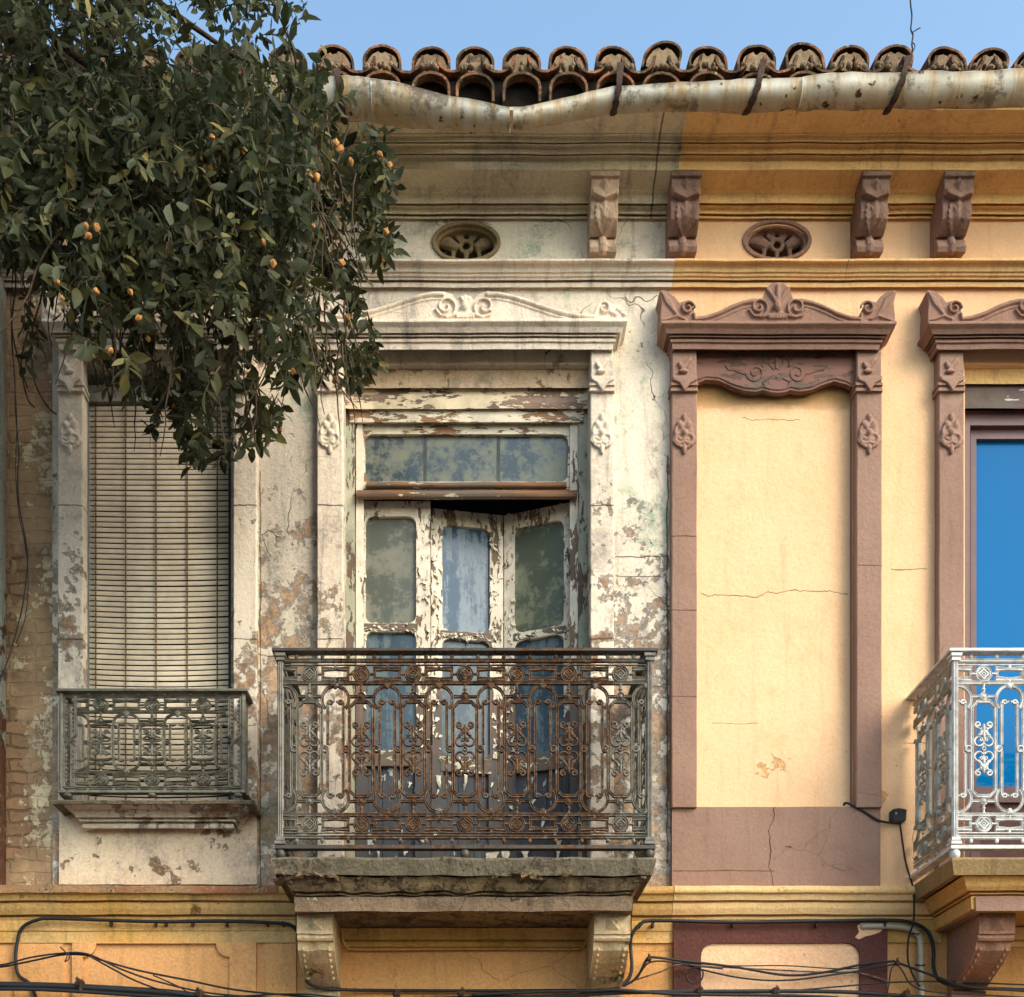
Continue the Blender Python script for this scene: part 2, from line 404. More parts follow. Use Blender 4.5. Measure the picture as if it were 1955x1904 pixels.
m_yelc = plaster('yellow_cornice', (240, 204, 142), (232, 194, 128), (220, 178, 116), (170, 124, 60), thr=(.73, .73), streak=.4, grime=.25, seed=7, edge=.3, dirt=(110, 74, 34), crack=.3)
m_gf = plaster('orange_wall', (222, 172, 114), (212, 160, 98), (204, 150, 90), (176, 150, 120), thr=(.7, .7), streak=.25, grime=.12, spots=.5, seed=8, edge=.4, dirt=(120, 84, 46), crack=.4)
m_gfc = plaster('ochre_band', (206, 158, 78), (214, 180, 122), (176, 130, 66), (150, 116, 76), thr=(.63, .63), streak=.4, grime=.35, seed=12, edge=.5, dirt=(84, 62, 36), crack=.5)
m_slab = plaster('slab_stone', (144, 130, 108), (124, 112, 94), (112, 98, 82), (92, 78, 64), thr=(.56, .56), streak=.8, grime=.75, seed=14, crack=1, fine=3, scale=4, edge=.25, dirt=(62, 52, 42))
m_slab2 = plaster('slab_yellow', (216, 172, 104), (206, 160, 94), (194, 148, 88), (160, 116, 66), thr=(.7, .7), streak=.4, grime=.2, seed=15, crack=.6)
m_peach = plaster('peach_panel', (236, 198, 160), (230, 190, 150), (220, 180, 140), (180, 150, 120), thr=(.75, .75), streak=.1, grime=0, seed=16, edge=.2)
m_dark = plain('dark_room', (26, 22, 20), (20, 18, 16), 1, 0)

def brick():
    m = M('brick_pier', .95, .15)
    b = m.N('TexBrick'); v = m.N('CombineXYZ'); w_ = m.warp(.05, 9); sp = m.N('SeparateXYZ'); m.L(w_, sp.inputs[0])
    m.L(sp.outputs[0], v.inputs[0]); m.L(sp.outputs[2], v.inputs[1]); m.L(v.outputs[0], b.inputs[0])
    b.inputs['Scale'].default_value = 1; b.inputs['Brick Width'].default_value = .26; b.inputs['Row Height'].default_value = .062; b.inputs['Mortar Size'].default_value = .007
    b.inputs['Mortar Smooth'].default_value = .4
    b.inputs['Color1'].default_value = lin((160, 124, 94)); b.inputs['Color2'].default_value = lin((138, 108, 84)); b.inputs['Mortar'].default_value = lin((116, 94, 74))
    n = m.math('ADD', m.math('MULTIPLY', m.noise(4, 9, .66, off=2), .65), m.math('MULTIPLY', m.noise(19, 6, .7), .35))
    # more plaster to the right, brick to the left
    th = m.mr(m.x, xof(0), xof(70), .55, .40); hz = m.mr(m.z, zof(1250), zof(850), 0, .1); th = m.math('SUBTRACT', th, hz)
    d = m.math('SUBTRACT', n, th); cover = m.ss(d, -.004, .004); thick = m.ss(m.math('SUBTRACT', m.math('ADD', m.math('MULTIPLY', m.noise(6, 9, .7, off=12), .6), m.math('MULTIPLY', m.noise(24, 6, .7, off=6), .4)), m.mr(m.x, xof(10), xof(105), .60, .49)), -.004, .004)
    pc = m.mix(m.ss(m.noise(7, 8, .7, off=4), .4, .6), (150, 122, 96), (176, 144, 112))
    cc = m.mix(m.ss(m.noise(12, 8, .7, off=14), .42, .6), (216, 196, 162), (190, 172, 142))
    c = m.mix(cover, b.outputs[0], pc); c = m.mix(thick, c, cc)
    c = m.mix(m.ss(m.noise(3, 7, .7, off=24), .48, .7, 0, .6), c, (74, 62, 48))
    h = m.math('ADD', m.math('MULTIPLY', cover, .9), m.math('MULTIPLY', thick, .5)); h = m.math('SUBTRACT', h, m.math('MULTIPLY', b.outputs[1], .8))
    h = m.math('ADD', h, m.math('MULTIPLY', m.noise(30, 7, .7), 1.4))
    return m.out(c, m.bump(h, .9, .008))
m_brick = brick()

# ---------------------------------------------------------------- the two houses
old = thing('weathered_house', 'weathered old house with peeling cream plaster, rusty balcony and decaying bifold door', 'house')
yel = thing('yellow_house', 'freshly painted yellow house with brown window surrounds and a bricked up window', 'house')
BX = 1281
def ell(cx, cy, rx, ry, n=40): return [(cx + rx * math.cos(2 * math.pi * i / n), cy + ry * math.sin(2 * math.pi * i / n)) for i in range(n)]
wallmap = scr(0)
bm = NB(); plate(bm, rect(100, BX, 300, 1762), [rect(160, 441, 690, 1545), rect(657, 1125, 696, 1698), ell(890, 466, 62, 36), ell(302, 466, 62, 36)], wallmap, 0, -.34)
obj('wall', bm, m_old, old)
bm = NB(); plate(bm, rect(-60, 100, 300, 1762), [], wallmap, -.012, -.34)
obj('brick_pier', bm, m_brick, old)
bm = NB(); plate(bm, rect(BX, 2700, 300, 1762), [ell(1483, 466, 62, 36), rect(1327, 1627, 668, 1545), rect(1842, 2160, 696, 1698), ell(2046, 466, 62, 36)], wallmap, 0, -.34)
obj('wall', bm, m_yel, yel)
zt, zb = zof(300), 0.0
for par, X0, X1 in ((old, -60, BX), (yel, BX, 2700)):
    a, b = xof(X0), xof(X1)
    bm = NB(); box(bm, a + .02, b - .02, .345, .39, 0, zt); obj('interior', bm, m_dark, par)
    bm = NB(); box(bm, a, b, .4, 9, 0, zt + .1); obj('house_body', bm, m_old_base if par is old else m_yel, par)
    bm = NB(); plate(bm, rect(X0, X1, 1762, 2914 - .01), [], wallmap, 0, -.34); obj('ground_floor_wall', bm, m_gf, par)

# far left neighbour, only a sliver of it in view
nb = thing('neighbour_house', 'sliver of a pale house front at the left edge beyond the brick pier', 'house')
bm = NB(); box(bm, xof(-900), xof(-60) , -.12, 8, 0, zof(330)); obj('wall', bm, plaster('neighbour_wall', (176, 168, 150), (150, 140, 120), (140, 84, 50), (120, 70, 40), thr=(.45, .62), zr=(3.6, 4.6), seed=30), nb)
bm = NB(); moulding(bm, [(1700, 0), (1700, .06), (500, .06), (500, 0)], xof(-62), xof(2.5, .06), amp=.003, step=.02); obj('corner_strip', bm, plaster('neighbour_strip', (150, 148, 136), (130, 128, 118), (96, 66, 48), (84, 56, 40), thr=(.42, .66), zr=(3.9, 5.2), seed=31), nb)

# main cornice (profile seen from the bottom up)
low = [(418, 0), (418, .018), (410, .018), (409, .034), (402, .034), (398, .038), (393, .05), (390.5, .062), (389, .074), (377, .074), (372, .078), (366, .092), (361.5, .1), (361, .1)]
up = [(324, .2), (305, .2), (301, .206), (296.5, .222), (295, .226), (294, .24), (283, .24), (279, .246), (274.5, .262), (272.5, .266), (271.5, .28), (264, .28), (260, .286), (257, .3), (255, .3)]
def cornice(par, X0, X1, mt, sd):
    prof = [(418, -.02)] + round_prof(low) + [(None, None)]
    z361 = zof(361, .092)
    pts = [(d, zof(Y, d)) for Y, d in round_prof(low)] + [(.2, z361)] + [(d, zof(Y, d)) for Y, d in round_prof(up)]
    z255 = zof(255, .3); pts += [(.42, z255), (.42, z255 + .015), (-.1, z255 + .015)]
    pts = [(-.02, pts[0][1])] + pts
    a, b = X0, X1; n = int((b - a) / .045); rings = []
    bm = NB()
    for k in range(n + 1):
        r = []
        for d, z in pts:
            p = Vector((a + (b - a) * k / n, -d, z)); q = mn.noise_vector(p * 5 + Vector((sd, 0, 0))) * .0028; p += Vector((0, q.y, q.z)); r.append(p)
        rings.append(r)
    vr = loft(bm, rings, closed=False); bm.faces.new(vr[0]); bm.faces.new(list(reversed(vr[-1])))
    obj('cornice', bm, mt, par)
    bm = NB()
    moulding(bm, round_prof([(550, -.02), (549, .022), (537, .026), (535, .038), (529, .042), (527.5, .05), (521, .054), (519.5, .062), (512, .066), (503, .08), (499.5, .095), (498, .1), (494, .1)]) + [(494 + 26, -.02)], a, b, amp=.0022, seed=sd)
    obj('string_course', bm, m_old_trim if par is old else m_yel2, par)
m_yel2 = plaster('yellow_trim', (240, 206, 152), (234, 196, 138), (218, 176, 116), (190, 150, 96), thr=(.74, .74), streak=.25, grime=.1, seed=17, edge=.2, dirt=(130, 90, 44),
    lines=[('z', xof(1618, .08), .01, 5, .0016, zof(545), zof(495), 2.2), ('z', xof(1985, .08), .01, 5, .0016, zof(545), zof(495), 2.2)])
SPL = 1296
cornice(old, xof(-60), xof(SPL, .2), m_old_cornice, 0)
cornice(yel, xof(SPL, .2), xof(2700), m_yelc, 4)

# string course between the floors, panels below
def lower(par, X0, X1, mt, sd):
    bm = NB()
    moulding(bm, round_prof([(1758, -.02), (1757, .02), (1749, .024), (1747, .04), (1735, .055), (1722, .062), (1720, .075), (1708, .085), (1705, .1), (1700, .105), (1692, .105)]) + [(1692 + 14, -.02)], X0, X1, amp=.004, seed=sd, fq=4)
    obj('string_course', bm, mt, par)
    bm = NB(); moulding(bm, [(1802, -.02), (1800, .014), (1778, .014), (1777, .02), (1757, .02), (1757, -.02)], X0, X1, amp=.0015, seed=sd)
    obj('band', bm, m_gfc, par)
lower(old, xof(-60), xof(560, .1), m_gfc, 1); lower(old, xof(1205), xof(BX), m_gfc, 2); lower(yel, xof(BX), xof(1795), m_yel2, 3)
# thin crumbling red edge course over the left part
bm = NB(); moulding(bm, [(1705, -.02), (1705, .11), (1691, .118), (1691, -.02)], xof(-60), xof(530, .1), amp=.006, fq=9, step=.03)
obj('edge_course', bm, plaster('edge_course', (168, 112, 84), (190, 150, 110), (210, 180, 140), (120, 84, 60), thr=(.52, .52), seed=22, scale=3), old)
# ground-floor relief panels
bm = NB()
plate(bm, rect(140, 490, 1801, 2100), [rrect(160, 440, 1801.01 + 2, 2080, 26, concave=True)], scr(0), .02, -.01)
plate(bm, rect(508, 566, 1803, 2100), [], scr(0), .016, -.01)
plate(bm, rect(30, 122, 1803, 2100), [], scr(0), .016, -.01)
obj('relief_panel', bm, m_gf, old)
bm = NB()
plate(bm, rect(1284, 1690, 1762, 2300), [rrect(1336, 1638, 1803, 2260, 26)], scr(0), .032, -.01)
obj('brown_frame', bm, m_dkbrown, yel)
bm = NB(); plate(bm, rect(1330, 1645, 1796, 2270), [], scr(0), .018, -.01); obj('peach_panel', bm, m_peach, yel)
# moulding under the centre balcony, between its consoles
bm = NB(); moulding(bm, round_prof([(1809, -.02), (1808, .02), (1796, .026), (1794, .04), (1780, .055), (1772, .07)]) + [(1755, -.02)], xof(645), xof(1130), amp=.002)
obj('soffit_moulding', bm, m_gfc, old)
bm = NB(); moulding(bm, round_prof([(1809, -.02), (1808, .02), (1796, .026), (1794, .04), (1780, .055), (1772, .07)]) + [(1755, -.02)], xof(1880), xof(2480), amp=.002)
obj('soffit_moulding', bm, m_yel2, yel)

# ------------------------------------------------ window surrounds
HB, HT = .085, .145
def hood(par, X0, X1, Yt, mt, sd=0, Yb=668):
    """X0..X1: the top front edge as seen"""
    s = (Yb - Yt) / 48.0
    y = lambda v: Yb - (668 - v) * s
    pr = round_prof([(y(668), HB - .09), (y(668), HB), (y(656), HB + .003), (y(655), HB + .011), (y(647), HB + .013), (y(646), HB + .021), (y(641), HB + .023), (y(640), HB + .032), (y(630), HB + .044), (y(624), HB + .056), (y(622), HT), (y(620), HT + .003), (y(616), HT)])
    bm = NB(); moulding(bm, pr + [(y(616) + 20, -.01)], xof(X0, HT), xof(X1, HT), True, True, HT, amp=.0022, seed=sd, step=.03)
    return obj('hood_moulding', bm, mt, par)
def pediment(par, cx, right, Yb, mt, hw, cen, vol, sd=0, worn=False):
    """right: outline of the right half (dx, Y); cen: (scroll dx, Y, r); vol: (dx, Y, r)"""
    f = scr(.10); d0 = .102
    full = [(cx - x, y) for x, y in reversed(right[1:])] + [(cx + x, y) for x, y in right]
    out = [(cx - hw, Yb + 6)] + full + [(cx + hw, Yb + 6)]
    bm = NB(); plate(bm, out, [], f, 0, -.11)
    def tb(pts, r, dd=.004): tube(bm, [P(X, Y, d0 + dd) for X, Y in pts], [px * .0024 for px in r] if isinstance(r, list) else r * .0024, n=8)
    for s in (-1, 1):
        wave = [(cx + s * x, y + 6) for x, y in right if x > 34 and x < vol[0] - 6]
        tb(wave, 4.2 if worn else 3.2); tb([(x, y + 9) for x, y in wave], 1.6, .001)
        tb([(x, y) for x, y in spiral(cx + s * cen[0], cen[1], cen[2] + 3, 3, 90 if s > 0 else 90, 90 + s * 520, 36)], 2.5, .008)
        tb([(x, y) for x, y in spiral(cx + s * vol[0], vol[1], vol[2], 3, 180 if s > 0 else 0, (180 if s > 0 else 0) + s * 470, 30)], 2.6, .008)
        # lower curl sweeping from scroll to the centre
        tb([(cx + s * (cen[0] + 20), cen[1] + 4), (cx + s * (cen[0] + 10), cen[1] + 17), (cx + s * (cen[0] - 8), cen[1] + 19), (cx + s * 12, cen[1] + 14)], 2.6, .006)
        if not worn:
            for k in range(4):
                t = k / 3; tb([(cx + s * (vol[0] + 16), Yb - 14), (cx + s * (vol[0] + 26 + 14 * t), Yb - 30 - 4 * k), (cx + s * (hw - 2 - 5 * (3 - k)), right[-4][1] + 4 + 4 * (3 - k))], 1.6, .004)
            tb([(cx + s * (vol[0] + 4), Yb - 10), (cx + s * (vol[0] + 20), Yb - 17), (cx + s * (hw - 6), Yb - 8)], 2, .004)
        else:
            for k in range(7):
                blob(bm, P(cx + s * (vol[0] + 14 + 4 * k), Yb - 16 + random.uniform(-7, 5), d0), .012, .01, .01)
    c0 = right[0][1]
    for k in range(3):   # fan of petals
        a = R(-34 + 34 * k); L = (cen[1] - c0) * .8
        tb([(cx, cen[1] - 4), (cx + math.sin(a) * L * .55, cen[1] - 4 - math.cos(a) * L * .55), (cx + math.sin(a) * L, cen[1] - 4 - math.cos(a) * L)], [3, 5, 4], .0)
    blob(bm, P(cx, cen[1] - 2, d0 + .012), .02, .016, .026)
    for k in range(-3, 4): tb([(cx + k * 2.5, cen[1] + 8), (cx + k * 5.5, cen[1] + 22)], 1.7, .006)
    rough_mesh(bm, .0016, 18, seed=sd)
    o = obj('pediment', bm, mt, par); sculpt(o, .0034, 3); return o

def vbar(bm, X0, X1, Y0, Y1, d, amp=.0016, seed=0, base=-.02):
    a, b, z0, z1 = xof(X0, d), xof(X1, d), zof(Y1, d), zof(Y0, d); n = max(2, int((z1 - z0) / .035)); c = .005; rings = []
    for k in range(n + 1):
        z = z0 + (z1 - z0) * k / n; r = []
        for x, y in ((a, -base), (a, -d + c), (a + c, -d), (a * .5 + b * .5, -d), (b - c, -d), (b, -d + c), (b, -base)):
            p = Vector((x, y, z)); q = mn.noise_vector(p * 7 + Vector((seed, 0, 0))) * amp; p += Vector((q.x, q.y, 0)); r.append(p)
        rings.append(r)
    vr = loft(bm, rings, closed=False); bm.faces.new(vr[0]); bm.faces.new(list(reversed(vr[-1])))
def pilaster(par, X0, X1, Ybot, mt, seed=0):
    bm = NB(); w_ = X1 - X0
    vbar(bm, X0, X1, 738, Ybot, .05, seed=seed)
    vbar(bm, X0 + 1, X1 - 1, 668.5, 729, .062, seed=seed)
    vbar(bm, X0 - 2, X1 + 2, 729.3, 735, .07); vbar(bm, X0 - 1, X1 + 1, 735.2, 741, .06); vbar(bm, X0 - 2, X1 + 2, 741.2, 746, .066)
    obj('pilaster', bm, mt, par)
    cx = (X0 + X1) / 2; bm = NB()
    # pointed drape
    plate(bm, [(X0 + 1, 722), (X1 - 1, 722), (X1 - 2, 729), (cx + 10, 735), (cx, 750), (cx - 10, 735), (X0 + 2, 729)], [], scr(.062), .018, -.01)
    # leaf in the head block
    for k in range(5):
        blob(bm, P(cx - 8 + k * 4, 704 - abs(k - 1.3) * 5, .066), .011, .012, .02, R(-25 + 15 * k))
    blob(bm, P(cx - 2, 709, .07), .026, .012, .01)
    rough_mesh(bm, .0012, 30, seed=seed); o = obj('carved_drape', bm, mt, par); sculpt(o, .003, 2); bm = NB()
    # knotted flower lower down
    tube(bm, [P(x, y, .055) for x, y in spiral(cx - 3, 822, 20, 6, 60, 330, 20)], .0085)
    for s in (-1, 1):
        tube(bm, [P(x, y, .058) for x, y in arc(cx + s * 8, 838, 9, 0, 360, 12)], .0075)
        tube(bm, [P(cx + s * 2, 845, .055), P(cx + s * 14, 850, .057), P(cx + s * 21, 842, .055), P(cx + s * 18, 832, .053)], .007)
        blob(bm, P(cx + s * 8, 812, .056), .016, .014, .024, s * .5)
    blob(bm, P(cx, 828, .05), .05, .012, .085)
    blob(bm, P(cx, 797, .056), .014, .012, .022); blob(bm, P(cx, 826, .06), .016, .016, .018)
    blob(bm, P(cx, 858, .056), .012, .012, .026); blob(bm, P(cx - 8, 853, .054), .015, .01, .008, .5); blob(bm, P(cx + 8, 853, .054), .015, .01, .008, -.5)
    rough_mesh(bm, .0012, 30, seed=seed)
    o = obj('carved_flower', bm, mt, par); sculpt(o, .003, 3)

right_y = [(0, 538), (13, 541), (22, 550), (27, 562), (30, 571), (46, 569), (66, 573), (90, 582), (115, 594), (140, 602), (158, 604), (160, 592), (166, 579), (177, 574), (188, 577), (196, 566), (208, 557), (222, 553), (227, 558), (222, 576), (224, 604)]
right_o = [(0, 564), (12, 566), (16, 574), (24, 562), (40, 556), (62, 556), (84, 560), (104, 566), (140, 578), (172, 588), (214, 598), (246, 600), (250, 588), (258, 577), (270, 574), (282, 580), (296, 582), (303, 590), (306, 604)]
for cx in (1485, 1995):
    s = 1 if cx == 1485 else 1.0
    hood(yel, cx - 221, cx + 226, 617, m_brown_trim, cx)
    pediment(yel, cx, right_y, 620, m_brown_trim, 224, (36, 586, 16), (172, 588, 14), cx)
    pilaster(yel, cx - 203, cx - 154, 1541 if cx == 1485 else 1700, m_brown, cx)
    pilaster(yel, cx + 150, cx + 199, 1541 if cx == 1485 else 1700, m_brown, cx + 3)
hood(old, 580, 1197, 613, m_old_trim, 9)
pediment(old, 888, right_o, 614, m_old_trim, 306, (37, 585, 19), (266, 588, 13), 5, worn=True)
pilaster(old, 605, 655, 1700, m_old_trim, 1); pilaster(old, 1127, 1172, 1700, m_old_trim, 2)
hood(old, 80, 524, 613, m_old_trim, 19)
pediment(old, 302, right_y, 614, m_old_trim, 222, (33, 582, 13), (172, 583, 12), 8, worn=True)
pilaster(old, 110, 158, 1545, m_old_trim, 3); pilaster(old, 445, 490, 1545, m_old_trim, 4)

# brown base panel and blocked window
bm = NB(); moulding(bm, [(1697, -.02), (1697, .03), (1541, .03), (1541, -.02)], xof(1283, .03), xof(1681, .03), amp=.002, step=.03)
obj('base_panel', bm, m_brown, yel)
bm = NB(); box(bm, xof(1627) - .004, xof(1627) - .0005, -.003, .0215, zof(1544), zof(669)); obj('window_reveal', bm, m_brown_trim, yel)
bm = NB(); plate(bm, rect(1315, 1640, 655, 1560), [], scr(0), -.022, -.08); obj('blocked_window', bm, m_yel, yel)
m_val = wood('brown_board', (122, 84, 70), (100, 68, 56), (84, 56, 46), thr=.52, vert=False, paint2=(118, 82, 72), edge=.2)
val = [(1322, 669), (1634, 669), (1634, 735), (1626, 739), (1615, 733.5), (1593, 728), (1571, 735), (1549, 744.5), (1527, 748), (1509, 744.5), (1498, 749), (1485, 750), (1472, 749), (1457, 744.5), (1443, 748), (1421, 746), (1399, 739), (1373, 727), (1347, 725), (1333, 731), (1322, 728)]
bm = NB(); plate(bm, val, [], scr(.03), 0, -.03)
tube(bm, [P(x, y - 6, .031) for x, y in val[3:-1]], .004, n=6)
for s in (-1, 1):
    c = 1482
    tube(bm, [P(x, y, .031) for x, y in spiral(c + s * 40, 712, 18, 4, 0 if s > 0 else 180, (0 if s > 0 else 180) + s * 500, 30)], .0032, n=6)
    tube(bm, [P(c + s * 60, 715, .031), P(c + s * 78, 708, .031), P(c + s * 92, 706, .031), P(c + s * 97, 698, .031)], .003, n=6)
    tube(bm, [P(c + s * 20, 742, .031), P(c + s * 26, 730, .031), P(c + s * 12, 722, .031)], .003, n=6)
    tube(bm, [P(c + s * 4, 706, .031), P(c + s * 14, 696, .031), P(c + s * 12, 684, .031)], .003, n=6)
tube(bm, [P(x, y, .031) for x, y in arc(1482, 700, 26, 180, 360, 16, 24)], .0035, n=6)
tube(bm, [P(1482, 704, .031), P(1482, 682, .031)], .006, n=6)
blob(bm, P(1484, 720, .031), .009, .003, .009)
obj('valance_board', bm, m_val, yel)

# ------------------------------------------------ corbels, vents
def corbel(par, X0, X1, mt, seed=0):
    a, b = xof(X0, .07), xof(X1, .07); bm = NB(); cx = (a + b) / 2; hw = (b - a) / 2
    pr = [(333, .175), (372, .18), (377, .158), (384, .152), (400, .158), (418, .15), (436, .12), (452, .088), (456, .06), (459, .082), (470, .1), (482, .088), (491, .045)]
    pts = [(-.02, zof(333, .175))] + [(d, zof(Y, d)) for Y, d in pr] + [(-.02, zof(491, .05))]
    loft(bm, [[Vector((a, -d, z)) for d, z in pts], [Vector((b, -d, z)) for d, z in pts]], caps=True)
    box(bm, a - .004, b + .004, -.195, .02, zof(337, .19), zof(322, .19))
    # beak and diamond on the block
    zc = zof(352, .18); w_ = .03
    ring = [Vector((cx, -.178, zc + .034)), Vector((cx + w_, -.178, zc)), Vector((cx, -.178, zc - .034)), Vector((cx - w_, -.178, zc))]
    vs = [bm.verts.new(v) for v in ring]; t = bm.verts.new((cx, -.2, zc)); bk = bm.verts.new((cx, -.15, zc))
    for i in range(4): bm.faces.new((vs[i], vs[(i + 1) % 4], t)); bm.faces.new((vs[(i + 1) % 4], vs[i], bk))
    zz = zof(372, .18)
    plate(bm, [(cx - hw + .008, zz + .028), (cx - hw + .008, zz + .006), (cx, zz - .022), (cx + hw - .008, zz + .006), (cx + hw - .008, zz + .028), (cx, zz + .004)], [], lambda u, v, q: Vector((u, -.174 - q, v)), .016, -.03)
    # leaf
    def dep(Y):
        for (y0, d0), (y1, d1) in zip(pr, pr[1:]):
            if y0 <= Y <= y1: return d0 + (d1 - d0) * (Y - y0) / (y1 - y0)
        return .1
    rows = [(390, .034), (400, .044), (411, .046), (422, .041), (432, .03), (441, .018), (448, .008)]
    for Y, ww in ():
        for s in (-1, 1):
            for q, sz in ((.35, 1), (.85, .8)):
                d = dep(Y) + .004; blob(bm, P(VX, Y, d) + Vector((cx + s * ww * q, 0, 0)), .0135 * sz, .014, .026 * sz, s * .5)
        blob(bm, P(VX, Y, dep(Y) + .008) + Vector((cx, 0, 0)), .006, .02, .02)
    gl = []
    for i in range(13):
        t = i / 12; Y = 388 + 63 * t; ww = .049 * math.sin(math.pi * min(1, .28 + t * .72)) ** .8 * (1.0 if i % 2 else .84); d = dep(Y)
        if i == 12: ww = .003
        z = P(VX, Y, d).z; e = .016
        gl.append([Vector((cx - ww, -d + .01, z)), Vector((cx - ww * .98, -d - e * .8, z - .004)), Vector((cx - ww * .45, -d - e * .45, z)), Vector((cx, -d - e * 1.25, z + .006)), Vector((cx + ww * .45, -d - e * .45, z)), Vector((cx + ww * .98, -d - e * .8, z - .004)), Vector((cx + ww, -d + .01, z))])
    loft(bm, gl, caps=True)
    for s in (-1, 1): tube(bm, [Vector((cx + s * .034, -dep(388) - .004, zof(388, .16))), Vector((cx + s * .016, -dep(400) - .01, zof(400, .16))), Vector((cx, -dep(412) - .01, zof(412, .16)))], .005)
    # roll folds
    for k in (0,): tube(bm, [P(VX, Y, dep(Y) - .008) + Vector((cx + k * hw * .3, 0, 0)) for Y in (458, 464, 470, 477, 484)], .022)
    rough_mesh(bm, .0015, 25, seed=seed)
    o = obj('corbel', bm, mt, par); sculpt(o, .003, 1)
m_corb_old = plaster('old_corbel', (214, 186, 158), (192, 166, 140), (166, 140, 116), (130, 104, 80), thr=(.64, .64), streak=.5, grime=.5, seed=19)
m_corb = plaster('brown_corbel', (162, 126, 110), (146, 112, 97), (134, 102, 88), (100, 76, 64), thr=(.66, .66), streak=.5, grime=.5, seed=20, dirt=(64, 48, 40))
for X0, X1 in ((1124, 1176), (600, 652), (98, 150), (454, 506)): corbel(old, X0, X1, m_corb_old, X0)
for X0, X1 in ((1275, 1329), (1632, 1684), (1786, 1841), (2146, 2200)): corbel(yel, X0, X1, m_corb, X0)

def vent(par, cx, cy, mt):
    bm = NB()
    plate(bm, ell(cx, cy, 66, 40, 44), [ell(cx, cy, 58, 33, 44)], scr(0), .012, -.02)
    plate(bm, ell(cx, cy, 61.5, 35.5, 44), [ell(cx, cy, 53, 30, 44)], scr(0), -.012, -.12)
    def tb(pts, r, d=-.055): tube(bm, [P(X, Y, d) for X, Y in pts], [q * .0023 for q in r] if isinstance(r, list) else r * .0023, n=8)
    tb(arc(cx, cy + 8, 11, 0, 360, 14), 5.0)
    for s in (-1, 1):
        tb([(cx + s * 10, cy - 2), (cx + s * 18, cy - 10), (cx + s * 24, cy - 22), (cx + s * 14, cy - 27)], [5, 5, 6, 5])
        tb([(cx + s * 8, cy - 4), (cx + s * 9, cy - 16), (cx + s * 16, cy - 27)], 5)
        tb([(cx + s * 20, cy - 24), (cx + s * 31, cy - 14), (cx + s * 32, cy - 2)], 4.5)
        tb([(cx + s * 16, cy + 12), (cx + s * 30, cy + 5), (cx + s * 44, cy + 3), (cx + s * 58, cy)], [9, 13, 9, 4])
        tb([(cx + s * 24, cy + 12), (cx + s * 26, cy + 40)], 5)
    tb([(cx, cy + 18), (cx, cy + 40)], 5); tb([(cx - 60, cy + 2), (cx - 40, cy + 6)], 4)
    rough_mesh(bm, .0015, 25)
    o = obj('vent_grille', bm, mt, par); sculpt(o, .0036, 3)
vent(old, 890, 464, plaster('old_vent', (150, 128, 96), (128, 108, 82), (112, 94, 72), (92, 76, 58), thr=(.62, .62), grime=.6, streak=.4, seed=23))
vent(old, 302, 464, m_old_cornice)
vent(yel, 1483, 461, m_corb); vent(yel, 2046, 461, m_corb)

